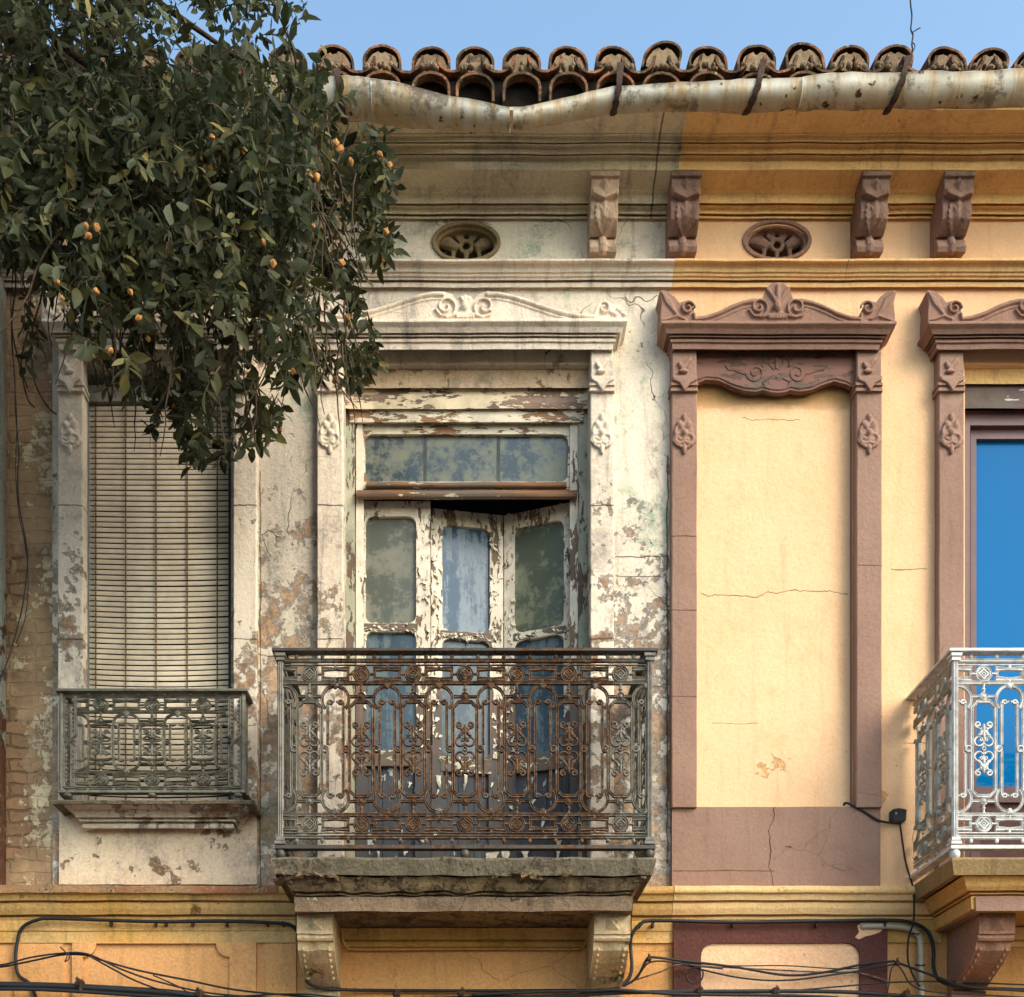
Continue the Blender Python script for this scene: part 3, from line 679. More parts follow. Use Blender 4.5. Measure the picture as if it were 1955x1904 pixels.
# ---------------------------------------------------------------- ironwork
U = .3985 / S * (D - .5) / D          # one drawing unit of the cast panel, metres
PITCH = 248.3 * U
NRM = (0, -1, 0)
WK = 1.25
def cast_module(name, mat, vmap=None, hu=U, last=True, lod=1.0):
    """cast-iron panel about its own centre in the XZ plane, front towards -Y"""
    bm = NB()
    vm = vmap or (lambda v: v * U)
    def T(u, v, w_=0): return Vector((u * hu, -w_ * U, math.copysign(vm(abs(v)), v)))
    def bar(pts, wd, dp=6, closed=False, g=True, off=0): tube(bm, [T(u, v, off) for u, v in pts], wd * WK * U / 2, closed=closed, normal=NRM, depth=dp * U, groove=g)
    def bl(u, v, ru, rv, dp=6, rot=0, off=3): blob(bm, T(u, v, off), ru * U, dp * U, rv * U, rot, seg=8)
    q = 124.15
    for s in (1, -1):
        bar([(-q, s * 423), (q, s * 423)], 15, 8); bar([(-q, s * 402), (q, s * 402)], 5, 5, g=False)
        bar([(-q, s * 316), (q, s * 316)], 15, 8)
        for k in (-62, 62): bl(k, s * 441, 10, 12, 8)
        c = 359
        bar(arc(0, s * c, 33, 0, 342, 19), 13, 8, closed=True)
        bar([(23, s * c), (0, s * (c + 23)), (-23, s * c), (0, s * (c - 23))], 8, 6, closed=True, g=False)
        bar([(9, s * c), (0, s * (c + 9)), (-9, s * c), (0, s * (c - 9))], 5, 5, closed=True, g=False)
        for k in (-1, 1):
            bar([(k * 38, s * c), (k * 64, s * c)], 9, 6, g=False)
            bar([(k * q, s * (c + 24)), (k * 58, s * (c + 24)), (k * 64, s * (c + 12)), (k * 64, s * (c - 12)), (k * 58, s * (c - 24)), (k * q, s * (c - 24))], 11, 7)
        bar([(q - .3, s * (c + 26)), (q - .3, s * 400)], 11, 6, g=False); bar([(q - .3, s * (c - 26)), (q - .3, s * 318)], 9, 6, g=False)
        bar([(0, s * (c + 36)), (0, s * 402)], 22, 5, g=False); bar([(0, s * (c - 36)), (0, s * 318)], 20, 5, g=False)
        # stem, boss, bar
        tube(bm, [T(0, s * v) for v in (309, 300, 292, 284, 276, 266)], [9 * U, 6 * U, 5 * U, 10 * U, 5 * U, 8 * U], n=8)
        bar(arc(0, s * 251, 14, 0, 330, 11), 10, 9, closed=True); bl(0, s * 251, 11, 11, 9)
        bar([(0, s * 232), (0, s * 226)], 26, 5, g=False)
        for k in (-1, 1):
            bar([(k * 17, s * 251), (k * 60, s * 251)], 11, 7)
            # big ring around the module joint
            pts = arc(k * q, s * 238, 64, 90, 90 + k * s * 0 + (132 if k > 0 else -132), 14) if s > 0 else arc(k * q, s * 238, 64, -90, -90 - (132 if k > 0 else -132), 14)
            bar(pts, 12, 7)
            sp = spiral(k * 100, s * 222, 13, 4, (200 if k > 0 else -20) * s, ((200 if k > 0 else -20) - k * 400) * s, 14)
            bar(sp, 8, 7, g=False)
            bl(k * 112, s * 222, 7, 4.5, 5); bl(k * 118, s * 226, 4, 6, 5)
        if last or True:
            bl(q, s * 300, 13, 17, 9); bl(q - 9, s * 306, 7, 12, 8, .5); bl(q + 9, s * 306, 7, 12, 8, -.5)
        for k in (-1, 1):
            # ornament scrolls, half of it
            bar(spiral(k * 27, s * 116, 15, 5, (-90 if k > 0 else -90) * s, (-90 + k * 430) * s, 18), 7.5, 6, g=False)
            bar([(k * 27, s * 101), (k * 16, s * 93), (k * 8, s * 80)], 6, 5, g=False)
            bar(arc(k * 22, s * 36, 22, (100 if k > 0 else 80) * s, (100 - k * 250 if k > 0 else 80 + 250) * s, 14), 7, 6, g=False)
            bar(spiral(k * 13, s * 44, 9, 3, 90 * s, (90 + k * 360) * s, 12), 5.5, 6, g=False)
            bl(k * 12, s * 78, 8, 18, 8, -k * s * .7); bl(k * 20, s * 66, 7, 15, 8, -k * s * 1.1); bl(k * 14, s * 94, 5, 11, 6, -k * s * .5)
        bl(0, s * 92, 8, 28, 9); bl(0, s * 62, 7, 18, 9)
        tube(bm, [T(0, s * 50), T(0, s * 8)], 4 * U, n=6)
    bar(arc(0, 0, 8, 0, 330, 11), 6, 8, closed=True, g=False)
    for k in (-1, 1):
        bar([(k * 87, -222), (k * 87, -14), (k * 84, 0), (k * 74, 10), (k * 66, 4)], 11, 7) if k > 0 else bar([(-87, 222), (-87, 14), (-84, 0), (-74, -10), (-66, -4)], 11, 7)
        bar([(k * 87, 222), (k * 87, 20)] if k > 0 else [(-87, -222), (-87, -20)], 11, 6.5)
        bar(arc(k * 73, 0, 14, 0, 330, 11), 7, 7.5, closed=True, g=False)
    o = 26
    bar([(-57 + o, 226), (57 - o, 226), (57 - o + 5, 219), (57 - 6, 226 - o + 5), (57, 226 - o), (57, -226 + o), (57 - 6, -226 + o - 5), (57 - o + 5, -219), (57 - o, -226), (-57 + o, -226), (-57 + o - 5, -219), (-57 + 6, -226 + o - 5), (-57, -226 + o), (-57, 226 - o), (-57 + 6, 226 - o + 5), (-57 + o - 5, 219)], 12, 7.5, closed=True)
    rough_mesh(bm, .0007, 60)
    me = obj(name, bm, mat, None, smooth=True, angle=40)
    return me
def put(proto, parent, loc, rz=0, first=False, name=None):
    o = proto if first else proto.copy()
    if not first: C.objects.link(o)
    o.parent = parent; o.location = loc; o.rotation_euler = (0, 0, rz); return o

def balcony(par, Xc, nmod, mat, mat_rail, module, side_mat=None):
    root = bpy.data.objects.new('balcony_railing', None); C.objects.link(root); root.parent = par
    d = .5; x0 = xof(Xc, d); half = nmod * PITCH / 2; zm = zof(1430.2, d)
    k = (D - d) / D / S
    L, Rr = x0 - half - .013, x0 + half + .013
    for i in range(nmod): put(module, root, (x0 + (i - (nmod - 1) / 2) * PITCH, -d, zm))
    for s, X in ((-1, L), (1, Rr)):
        for j in range(2):
            q = put(module, root, (X, -d + .018 + PITCH * (j + .5), zm), R(-90) if s < 0 else R(90))
            if side_mat: q.material_slots[0].link = 'OBJECT'; q.material_slots[0].material = side_mat
    # posts, rails, feet
    ztop, zbot = zof(1248, d), zof(1616, d)
    for s, X in ((-1, L), (1, Rr)):
        bm = NB()
        tube(bm, [(X, -d, zbot), (X, -d, ztop)], .0145, n=4)
        for q in (-1, 0, 1): tube(bm, [(X + q * .0075, -d - .011, zbot + .02), (X + q * .0075, -d - .011, ztop - .03)], .003, n=6)
        for zz, r in ((ztop - .012, .024), (ztop - .03, .019), (zbot + .012, .024), (zbot + .03, .019)):
            box(bm, X - r, X + r, -d - r, -d + r, zz - .007, zz + .007)
        rough_mesh(bm, .0008, 30); obj('post', bm, mat_rail, root)
    bm = NB(); w0, w1 = L - .035, Rr + .035
    box(bm, w0, w1, -d - .03, -d + .022, ztop, ztop + .012)
    for X in (L, Rr): box(bm, X - .034, X + .03, -d + .0225, .01, ztop + .0005, ztop + .0115)
    obj('handrail', bm, mat, root)
    bm = NB(); box(bm, w0 + .01, w1 - .01, -d - .022, -d + .02, zbot - .016, zbot)
    for X in (L, Rr): box(bm, X - .022, X + .022, -d + .0205, .01, zbot - .0155, zbot - .0005)
    obj('bottom_rail', bm, mat, root)
    zs = zof(1637, .55)
    for X in (L, x0, Rr):
        bm = NB(); blob(bm, (X, -d, (zbot + zs) / 2 - .004), .024, .024, .028, seg=14); tube(bm, [(X, -d, zbot), (X, -d, zs - .01)], .01, n=8)
        obj('ball_foot', bm, mat, root, smooth=True)
    return root
X1, X2, X3, X4 = xof(560, .5), xof(690, .5), xof(1130, .5), xof(1215, .5)
m_rust = iron('rusty_iron', (112, 105, 94), (82, 76, 67), .60, .44, (X1, X2, X3, X4))
m_rust_d = iron('rusty_rail', (52, 46, 40), (66, 56, 46), .6, .50, (X1, X2, X3, X4))
m_post = iron('grey_post', (118, 110, 100), (88, 81, 73), .58, .6)
m_white = iron('white_iron', (208, 204, 200), (172, 168, 164), .65, .7, rough=.38)
m_dkiron = iron('dark_iron', (112, 108, 92), (84, 80, 68), .60, .6)
m_juli = iron('juliet_iron', (112, 106, 92), (76, 71, 61), .63, .6)
mod_r = cast_module('cast_panel', m_rust)
balcony(old, 887.7, 7, m_rust_d, m_post, mod_r)
bpy.data.objects.remove(mod_r)
mod_w = cast_module('cast_panel', m_white)
balcony(yel, 1877.7 + 98.95 * 3, 7, m_white, m_white, mod_w, iron('white_iron_shaded', (172, 164, 150), (140, 130, 114), .6, .6))  # side panels: white iron darkened in colour as the side turned from the sun
bpy.data.objects.remove(mod_w)

# small window guard on the left
dj = .17; kj = (D - dj) / D / S
pts_ = [(0, 0), (133, 61), (226, 84), (251, 102), (316, 146), (402, 213), (423, 221), (441, 231), (470, 240)]
def vmj(v):
    for (a, b), (c, d_) in zip(pts_, pts_[1:]):
        if v <= c: return (b + (d_ - b) * (v - a) / (c - a)) * kj * .3985
    return 240 * kj * .3985
WK = 1.0
mod_j = cast_module('cast_panel', m_juli, vmap=vmj, hu=97.7 * kj / 248.3)
jr = bpy.data.objects.new('window_guard', None); C.objects.link(jr); jr.parent = old
zj = zof(1417.5, dj)
for X in (192.4, 290.2, 387.7): put(mod_j, jr, (xof(X, dj), -dj, zj))
bpy.data.objects.remove(mod_j)
def lattice(X0, X1):
    bm = NB(); cx = (X0 + X1) / 2; Y0, Y1 = 1330, 1503; ym = (Y0 + Y1) / 2
    def b_(pts, w_, g=True): tube(bm, [P(x, y, dj) for x, y in pts], w_ * kj / 2, normal=NRM, depth=.005, groove=g)
    b_([(X0 + 1.5, Y0), (X0 + 1.5, ym - 12), (X1 - 1.5, ym + 10), (X1 - 1.5, Y1)], 5); 
    tube(bm, [P(x, y, dj + .006) for x, y in [(X1 - 1.5, Y0), (X1 - 1.5, ym - 12), (X0 + 1.5, ym + 10), (X0 + 1.5, Y1)]], 5 * kj / 2, normal=NRM, depth=.005, groove=True)
    b_([(X0 - 2, Y0), (X1 + 2, Y0)], 6); b_([(X0 - 2, Y1), (X1 + 2, Y1)], 6)
    for Y in range(Y0 + 9, Y1 - 4, 8):
        if abs(Y - ym) > 14:
            for s in (-1, 1): blob(bm, P(cx + s * 7, Y, dj), 3 * kj, .005, 3.2 * kj); 
    for s in (-1, 1): b_([(cx + s * 9.5, Y0), (cx + s * 9.5, ym - 14)], 3, False); b_([(cx + s * 9.5, ym + 14), (cx + s * 9.5, Y1)], 3, False)
    b_([(X0 + 2, ym - 1), (X1 - 2, ym - 1)], 3, False)
    obj('lattice_panel', bm, m_juli, jr)
lattice(120, 146); lattice(436, 462)
zt_, zb_ = zof(1324, dj), zof(1511, dj)
bm = NB(); xa, xb = xof(109, dj), xof(474, dj); box(bm, xa, xb, -dj - .03, -dj + .02, zt_, zt_ + .011)
for X in (118, 465): x = xof(X, dj); box(bm, x - .025, x + .025, -dj + .0205, .01, zt_ + .0005, zt_ + .0105)
obj('handrail', bm, m_dkiron, jr)
bm = NB(); box(bm, xa + .01, xb - .01, -dj - .02, -dj + .018, zb_ - .012, zb_)
for X in (118, 465): x = xof(X, dj); box(bm, x - .018, x + .018, -dj + .0185, .01, zb_ - .0115, zb_ - .0005)
obj('bottom_rail', bm, m_dkiron, jr)
for X in (117.5, 464):
    x = xof(X, dj); bm = NB(); tube(bm, [(x, -dj, zb_), (x, -dj, zt_)], .0115, n=4); tube(bm, [(x, -dj - .009, zb_), (x, -dj - .009, zt_)], .004, n=6)
    tube(bm, [(x, -.02, zb_), (x, -.02, zt_)], .0115, n=4)
    for j in range(5):
        y = -dj + .025 + j * .028; tube(bm, [(x, y, zb_), (x, y, zt_)], .004, n=5)
    for j in range(20): blob(bm, (x, -dj / 2, zb_ + (zt_ - zb_) * (j + .5) / 20), .004, .02, .006, seg=6)
    obj('post', bm, m_dkiron, jr)
for X in (130, 291, 455):
    bm = NB(); blob(bm, P(X, 1518, dj), .022, .02, .014, seg=12); obj('ball_foot', bm, m_dkiron, jr, smooth=True)
# its sill
bm = NB(); moulding(bm, [(1535, -.02), (1535, .21), (1529, .215), (1527.5, .21)] + [(1527.5 + 27, -.02)], xof(99, .21), xof(484, .21), True, True, .21, amp=.003, step=.03)
obj('sill', bm, m_slab, old)
bm = NB(); moulding(bm, round_prof([(1583, -.02), (1582, .08), (1571, .08), (1569, .092), (1563, .094), (1561, .106), (1556, .11), (1545, .125), (1538, .15), (1536, .155)]) + [(1536 + 20, -.02)], xof(118, .155), xof(470, .155), True, True, .155, amp=.0025, step=.03)
obj('sill_moulding', bm, m_old_trim, old)
bm = NB(); moulding(bm, [(1689, -.02), (1689, .022), (1545, .022), (1545, -.02)], xof(113, .02), xof(490, .02), amp=.0025, step=.03); obj('base_panel', bm, m_old_base, old)

# ---------------------------------------------------------------- balcony slabs and consoles
def slab(par, Xc, m_top, m_edge, brok, m_low):
    xc = xof(Xc, .55); X0, X1 = Xc - 368, Xc + 368
    bm = NB(); moulding(bm, [(1672, .49), (1671, .535), (1641, .552), (1638, .548), (1637, .53)] + [(1637 + 190 * .09 + 62, -.02)], xof(X0, .55), xof(X1, .55), True, True, .55, amp=.006 if brok else .001, step=.02, fq=9)
    obj('balcony_slab', bm, m_edge, par)
    pr = round_prof([(1742, -.02), (1737, .45), (1709, .455), (1708, .465), (1703, .467), (1701, .48), (1692, .495), (1684, .502), (1678, .51), (1673, .52)]) + [(1690, -.02)]
    pr[0] = (1774, -.02)
    bm = NB(); moulding(bm, pr, xof(X0 + 20, .52), xof(X1 - 20, .52), True, True, .52, amp=.012 if brok else .0015, step=.015, fq=13)
    obj('slab_moulding', bm, m_top, par)
    bm = NB(); moulding(bm, [(1740, .3), (1739, .458), (1712, .462), (1711, .3)], xof(X0 + 45, .46), xof(X1 - 45, .46), True, True, .46, amp=.004 if brok else .001, step=.03)
    obj('slab_fascia', bm, m_low, par)
    for s in (-1, 1):
        a, b = (Xc - 318, Xc - 249) if s < 0 else (Xc + 249, Xc + 318)
        a, b = xof(a, .36), xof(b, .36)
        pr = [(1741, .37), (1783, .365), (1784, .355), (1788, .355), (1791, .362), (1796, .355), (1799, .335), (1815, .32), (1840, .25), (1865, .15), (1884, .075), (1890, .05), (1893, .06), (1904, .055), (1912, .02)]
        pts = [(-.02, zof(1741, .37) + .02)] + [(d, zof(Y, d)) for Y, d in pr]; pts[1] = (.37, zof(1741, .37) + .02); pts.append((-.02, pts[-1][1]))
        bm = NB(); rings = []
        n = 7
        for k in range(n + 1):
            x = a + (b - a) * k / n; r = []
            for i, (d, z) in enumerate(pts):
                g = 0
                if 7 <= i <= 12: g = .006 * math.cos(k * 2 * math.pi / n * 1.5) 
                p = Vector((x, -(d + g), z)); p += mn.noise_vector(p * 14) * (.004 if brok else .0015); r.append(p)
            rings.append(r)
        loft(bm, rings, caps=True)
        cxx = (a + b) / 2; zc = zof(1763, .37)
        vs = [bm.verts.new((cxx + u, -.364, zc + v)) for u, v in ((-.035, -.035), (.035, -.035), (.035, .035), (-.035, .035))]; t = bm.verts.new((cxx, -.392, zc))
        for i in range(4): bm.faces.new((vs[i], vs[(i + 1) % 4], t))
        for i in range(6):
            for s2 in (-1, 1): blob(bm, P(VX, 1812 + i * 11, pr_at(pr, 1812 + i * 11)) + Vector((cxx + s2 * .06, 0, 0)), .008, .008, .012)
        obj('console', bm, m_console if par is old else m_corb_lt, par)
def pr_at(pr, Y):
    for (y0, d0), (y1, d1) in zip(pr, pr[1:]):
        if y0 <= Y <= y1: return d0 + (d1 - d0) * (Y - y0) / (y1 - y0)
    return .1
m_console = plaster('old_console', (204, 182, 146), (190, 158, 100), (150, 130, 104), (104, 86, 66), thr=(.6, .6), streak=.85, grime=.5, seed=25, scale=3, edge=.3)
m_corb_lt = plaster('pink_console', (168, 122, 100), (150, 106, 86), (140, 100, 84), (200, 176, 150), thr=(.7, .7), streak=.4, grime=.3, seed=26)
m_slab_low = plaster('slab_crumbling', (164, 140, 102), (140, 118, 92), (122, 100, 82), (92, 74, 60), thr=(.52, .52), streak=.7, grime=.65, seed=27, crack=1.5, fine=4, scale=5, edge=.35, dirt=(58, 44, 34))
m_slab_fas = plaster('slab_fascia', (154, 128, 106), (140, 114, 94), (190, 168, 130), (206, 192, 176), thr=(.6, .6), streak=.5, grime=.6, seed=28, crack=1.2, fine=3, scale=4, edge=.3)
bm = NB(); rnd = random.Random(3)
for k in range(26):
    X = rnd.uniform(530, 640) if k < 16 else rnd.uniform(640, 1240); Y = 1672 + rnd.uniform(-3, 14); d = .535 - (Y - 1668) * .003
    M_ = Matrix.Translation(P(X, Y, d)) @ Matrix.Rotation(rnd.uniform(-.4, .4), 4, 'Y') @ Matrix.Diagonal((rnd.uniform(.02, .06), .05, rnd.uniform(.008, .02), 1))
    bmesh.ops.create_cube(bm, size=1, matrix=M_)
bmesh.ops.subdivide_edges(bm, edges=bm.edges[:], cuts=2, use_grid_fill=True); rough_mesh(bm, .008, 40)
obj('broken_brick_edge', bm, m_slab_low, old)['kind'] = 'stuff'
slab(old, 885, m_slab_low, m_slab, True, m_slab_fas)
slab(yel, 1818 + 368, m_slab2, plaster('slab_edge', (160, 130, 88), (140, 116, 84), (120, 100, 76), (90, 74, 56), thr=(.6, .6), streak=.5, grime=.3, seed=29), False, m_brown)

# ---------------------------------------------------------------- windows and doors
m_paint = wood('flaking_frame', (226, 210, 194), (112, 84, 64), (136, 108, 84), thr=.535, seed=1, paint2=(200, 188, 168), zlow=(zof(1470), zof(1220), .34))
m_paint_h = wood('flaking_rail', (220, 204, 182), (124, 86, 58), (150, 112, 80), thr=.53, vert=False, seed=2, paint2=(196, 184, 164))
m_bare = wood('bare_wood', (196, 188, 168), (128, 90, 62), (96, 70, 52), thr=.42, vert=False, seed=3)
m_grey_wood = wood('grey_green_frame', (150, 150, 132), (112, 84, 62), (88, 70, 54), thr=.53, seed=4, paint2=(176, 168, 148))
m_panel = wood('weathered_panel', (196, 200, 196), (84, 84, 88), (66, 66, 72), thr=.43, seed=6, paint2=(176, 182, 180), grey=(62, 66, 74))
def glass(name, dark, dust_refl, cover=.5, blue=None, rough=.12, streak=False, seed=0, spec=.6):  # dusty tones also paint in blurred tree and sky reflections
    m = M(name, rough, spec)
    v = m.sc(14, 1, 2.2) if streak else m.P
    n = m.noise(1 if streak else 6, 8, .72, vec=v, off=seed)
    n2 = m.noise(26, 6, .75, off=seed + 3)
    k = m.ss(m.math('ADD', m.math('MULTIPLY', n, .7), m.math('MULTIPLY', n2, .3)), cover - .05, cover + .1)
    c = m.mix(k, dark, dust_refl)
    return m.out(c, m.bump(m.noise(3, 3, .5, off=seed), .12, .01), m.math('ADD', m.math('MULTIPLY', k, .45), rough))
g_green = glass('dusty_glass', (88, 92, 84), (116, 114, 102), .48, seed=1, spec=.5)
g_green2 = glass('dusty_glass_tree_reflection', (82, 88, 76), (120, 120, 96), .52, seed=4, spec=.5)
g_blue = glass('blue_glass', (50, 72, 92), (118, 130, 142), .5, streak=True, seed=2, spec=.6)
g_trans = glass('transom_glass', (56, 66, 72), (106, 108, 94), .47, seed=6, rough=.14, spec=.55)
g_low = glass('lower_glass', (52, 66, 76), (84, 98, 104), .5, streak=True, seed=8, spec=.6)
fw = bpy.data.objects.new('bifold_door', None); C.objects.link(fw); fw.parent = old
# lintel boards
bm = NB(); moulding(bm, [(742, -.12), (741, -.035), (706, -.035), (690, -.035), (690, -.12)], xof(655), xof(1127), amp=.002); obj('lintel', bm, plaster('ochre_lintel', (214, 190, 160), (198, 170, 136), (174, 146, 116), (140, 112, 84), thr=(.58, .58), streak=.3, grime=.7, seed=33, scale=2), fw)
bm = NB(); moulding(bm, [(782, -.14), (781, -.06), (743, -.06), (738, -.06), (738, -.14)], xof(655), xof(1127), amp=.002); obj('lintel_board', bm, wood('flaking_lintel', (230, 208, 176), (156, 128, 112), (128, 100, 84), thr=.50, vert=False, seed=7, edge=.6), fw)
def frame(name, outer, holes, d, th, mat, par):
    bm = NB(); plate(bm, outer, holes, scr(d), 0, -th)
    for v in bm.verts: v.co += mn.noise_vector(v.co * 9) * .0015
    return obj(name, bm, mat, par)
frame('door_frame', rect(655, 1125, 780, 1740), [rect(677, 1104, 806, 1738)], -.09, .08, m_grey_wood, fw)
frame('frame_head', rect(668, 1114, 781, 806), [], -.078, .01, m_paint_h, fw)
frame('transom_frame', rect(678, 1105, 807, 934), [rrect(697, 1084, 829, 920, 14)], -.11, .05, m_paint_h, fw)
frame('frame_stile', rect(679.5, 694, 809, 1738), [], -.098, .011, m_paint, fw); frame('frame_stile', rect(1088, 1103, 809, 1738), [], -.098, .011, m_paint, fw)
def bead(Yc, d, h, mt, X0=679, X1=1104, name='transom_bar'):
    bm = NB(); moulding(bm, round_prof([(Yc + h, d - .04), (Yc + h, d), (Yc + h * .3, d + .012), (Yc - h * .4, d + .016), (Yc - h, d + .004), (Yc - h, d - .04)]), xof(X0), xof(X1), amp=.002, step=.03); obj(name, bm, mt, fw)
bead(927, -.085, 6.5, m_bare, 697, 1084, 'transom_sill'); bead(945, -.07, 9, m_bare)
bm = NB(); plate(bm, rect(690, 1090, 822, 928), [], scr(-.13), 0, -.01); obj('glass_pane', bm, g_trans, fw)
for X in (809, 949):
    bm = NB(); pbox(bm, X, X + 6, 824, 926, -.1275, -.1295); obj('glazing_bar', bm, plain('dull_grey_bar', (66, 74, 74)), fw)  # thin bars in a flat grey close to the pane colour
bm = NB(); plate(bm, rect(660, 1120, 930, 1745), [], scr(-.32), 0, -.01); obj('dark_backing', bm, plain('inner_shutter', (48, 56, 60), (34, 38, 42), 1, .1), fw)

def leaf(XL, dL, XR, dR, gl, g_mat, stiles, seed):
    """XL/XR: seen edges; dL/dR: their depths; heights are those of the plane d = -.14"""
    xl, xr = xof(XL, dL), xof(XR, dR)
    def f(u, v, w_):
        t = (u - XL) / (XR - XL); tt = t
        x = xl + (xr - xl) * t; d = dL + (dR - dL) * tt
        return Vector((x, -(d + w_), zof(v, -.14)))
    s0, s1 = stiles
    bm = NB(); plate(bm, rect(XL, XR, 957, 1738), [rrect(XL + s0, XR - s1, 986, 1190, 15, 4), rrect(XL + s0, XR - s1, 1206, 1432, 13, 4), rect(XL + s0 + 2, XR - s1 - 2, 1464, 1712)], f, 0, -.04)
    for v in bm.verts: v.co += mn.noise_vector(v.co * 8 + Vector((seed, 0, 0))) * .0015
    lf = obj('door_leaf', bm, m_paint, fw)
    bm = NB(); plate(bm, rect(XL + s0 - 3, XR - s1 + 3, 1432.5, 1463), [], f, .004, 0); obj('door_rail', bm, m_bare2, fw); bm = NB(); plate(bm, rect(XL + s0 - 3, XR - s1 + 3, 1191, 1205), [], f, .003, 0); obj('door_rail', bm, m_bare2, fw)
    bm = NB(); plate(bm, rect(XL + s0 - 4, XR - s1 + 4, 980, 1195), [], f, -.02, -.024); obj('glass_pane', bm, g_mat, fw)
    bm = NB(); plate(bm, rect(XL + s0 - 4, XR - s1 + 4, 1200, 1436), [], f, -.02, -.024); obj('glass_pane', bm, g_low, fw)
    bm = NB(); m_ = (XL + s0 + XR - s1) / 2
    for q in range(3):
        a = XL + s0 + (XR - s1 - XL - s0) * q / 3; b = XL + s0 + (XR - s1 - XL - s0) * (q + 1) / 3
        plate(bm, rect(a + .6, b - .6, 1460, 1716), [], f, -.018, -.03)
    obj('door_panel', bm, m_panel, fw)
    # curled paint flakes along the stiles
    bm = NB(); rnd = random.Random(seed)
    for _ in range(150):
        side = rnd.random() < .5
        u = (XL + rnd.uniform(2, s0 - 1)) if side else (XR - rnd.uniform(1, s1 - 2))
        if rnd.random() < .15: u = rnd.uniform(XL + s0, XR - s1)
        v = (rnd.uniform(960, 1440) if rnd.random() < .94 else rnd.uniform(1440, 1720)) if not (XL + s0 < u < XR - s1) else rnd.choice([rnd.uniform(958, 984), rnd.uniform(1191, 1205)])
        sw, sh = rnd.uniform(1.5, 4.5), rnd.uniform(3, 12); n = 4; rows = []
        ph = rnd.uniform(0, 6); lift = rnd.uniform(.004, .016); dirx = rnd.choice((-1, 1))
        for i in range(n):
            t = i / (n - 1); wd = sw * (1 - .6 * t) * rnd.uniform(.7, 1.2)
            rows.append([bm.verts.new(f(u - wd + dirx * t * t * 3, v + sh * (t - .5) , .001 + lift * t * t)), bm.verts.new(f(u + wd + dirx * t * t * 3, v + sh * (t - .5) + rnd.uniform(-1, 1), .0015 + lift * t * t * rnd.uniform(.2, 1)))])
        for a, b in zip(rows, rows[1:]): bm.faces.new((a[0], a[1], b[1], b[0]))
    obj('peeling_paint', bm, m_flake, fw)['kind'] = 'stuff'
m_flake = plain('paint_flake', (226, 212, 190), (186, 176, 154), .8, .2, 30)
m_bare2 = wood('bare_rail', (206, 196, 178), (112, 96, 82), (90, 78, 68), thr=.47, vert=False, seed=8)
leaf(677, -.14, 821.5, -.14, 0, g_green, (21, 27), 1)
leaf(823, -.20, 961, -.265, 0, g_blue, (21, 26), 2)
leaf(962.5, -.265, 1102, -.14, 0, g_green2, (21, 25), 3)
# torn paint hanging off the lower panels
bm = NB(); rnd = random.Random(5)
for _ in range(22):
    X = rnd.uniform(700, 1090); Y = rnd.uniform(1450, 1690); sw, sh = rnd.uniform(3, 11), rnd.uniform(10, 42); n = 6; rows = []; dr = rnd.choice((-1, 1)); dd = -.14 if X < 821 else (-.2 - .065 * (X - 823) / 138 if X < 961 else -.265 + .125 * (X - 962) / 140)
    for i in range(n):
        t = i / (n - 1); wd = sw * (1 - .75 * t) * rnd.uniform(.6, 1.2)
        rows.append([bm.verts.new(P(X + q * wd + dr * 4 * t * t, Y + sh * t + rnd.uniform(-2, 2), dd + .004 + .02 * t * t * (1 + .5 * q))) for q in (-1, 0, 1)])
    for a, b in zip(rows, rows[1:]):
        bm.faces.new((a[0], a[1], b[1], b[0])); bm.faces.new((a[1], a[2], b[2], b[1]))
obj('hanging_paint', bm, m_flake, fw)['kind'] = 'stuff'

# modern window of the yellow house
mw = bpy.data.objects.new('balcony_window', None); C.objects.link(mw); mw.parent = yel
m_pur = plain('purple_frame', (104, 74, 74), (94, 64, 66), .5, .4, 6, .1)
m_blueglass = M('painted_sky_glass', .06, .12); gcol = m_blueglass.mix(m_blueglass.mr(m_blueglass.z, 3.2, 5.2), (0, 104, 164), (0, 96, 156)); m_blueglass = m_blueglass.out(gcol)  # blue of the reflected sky painted into the base colour
bm = NB(); moulding(bm, [(734, -.12), (733, -.03), (704, -.03), (690, -.03), (690, -.12)], xof(1838), xof(2160), amp=.001); obj('lintel', bm, m_yelc, mw)
bm = NB(); moulding(bm, [(781, -.14), (780, -.03), (733, -.05), (733, -.14)], xof(1838), xof(2160), amp=.002); obj('roller_slot', bm, wood('dark_slot', (196, 190, 190), (98, 76, 72), (76, 58, 58), thr=.40, vert=False, seed=12), mw)
frame('window_frame', rect(1838, 2160, 784, 1730), [rect(1852, 2148, 812, 1728)], -.07, .08, m_pur, mw)
frame('sash', rect(1853, 1999, 820, 1727), [rect(1864, 1988, 838, 1502), rect(1872, 1980, 1532, 1700)], -.1, .04, m_pur, mw)
frame('sash', rect(2001, 2147, 820, 1727), [rect(2012, 2136, 838, 1502), rect(2020, 2128, 1532, 1700)], -.1, .04, m_pur, mw)
frame('glass_pane', rect(1860, 1992, 834, 1506), [], -.125, .005, m_blueglass, mw); frame('glass_pane', rect(2008, 2140, 834, 1506), [], -.125, .005, m_blueglass, mw)
frame('lower_panel', rect(1868, 1985, 1525, 1710), [], -.118, .01, plain('maroon_panel', (92, 52, 46), (78, 44, 40), .5, .3), mw)
frame('lower_panel', rect(2015, 2132, 1525, 1710), [], -.118, .01, bpy.data.materials['maroon_panel'], mw)

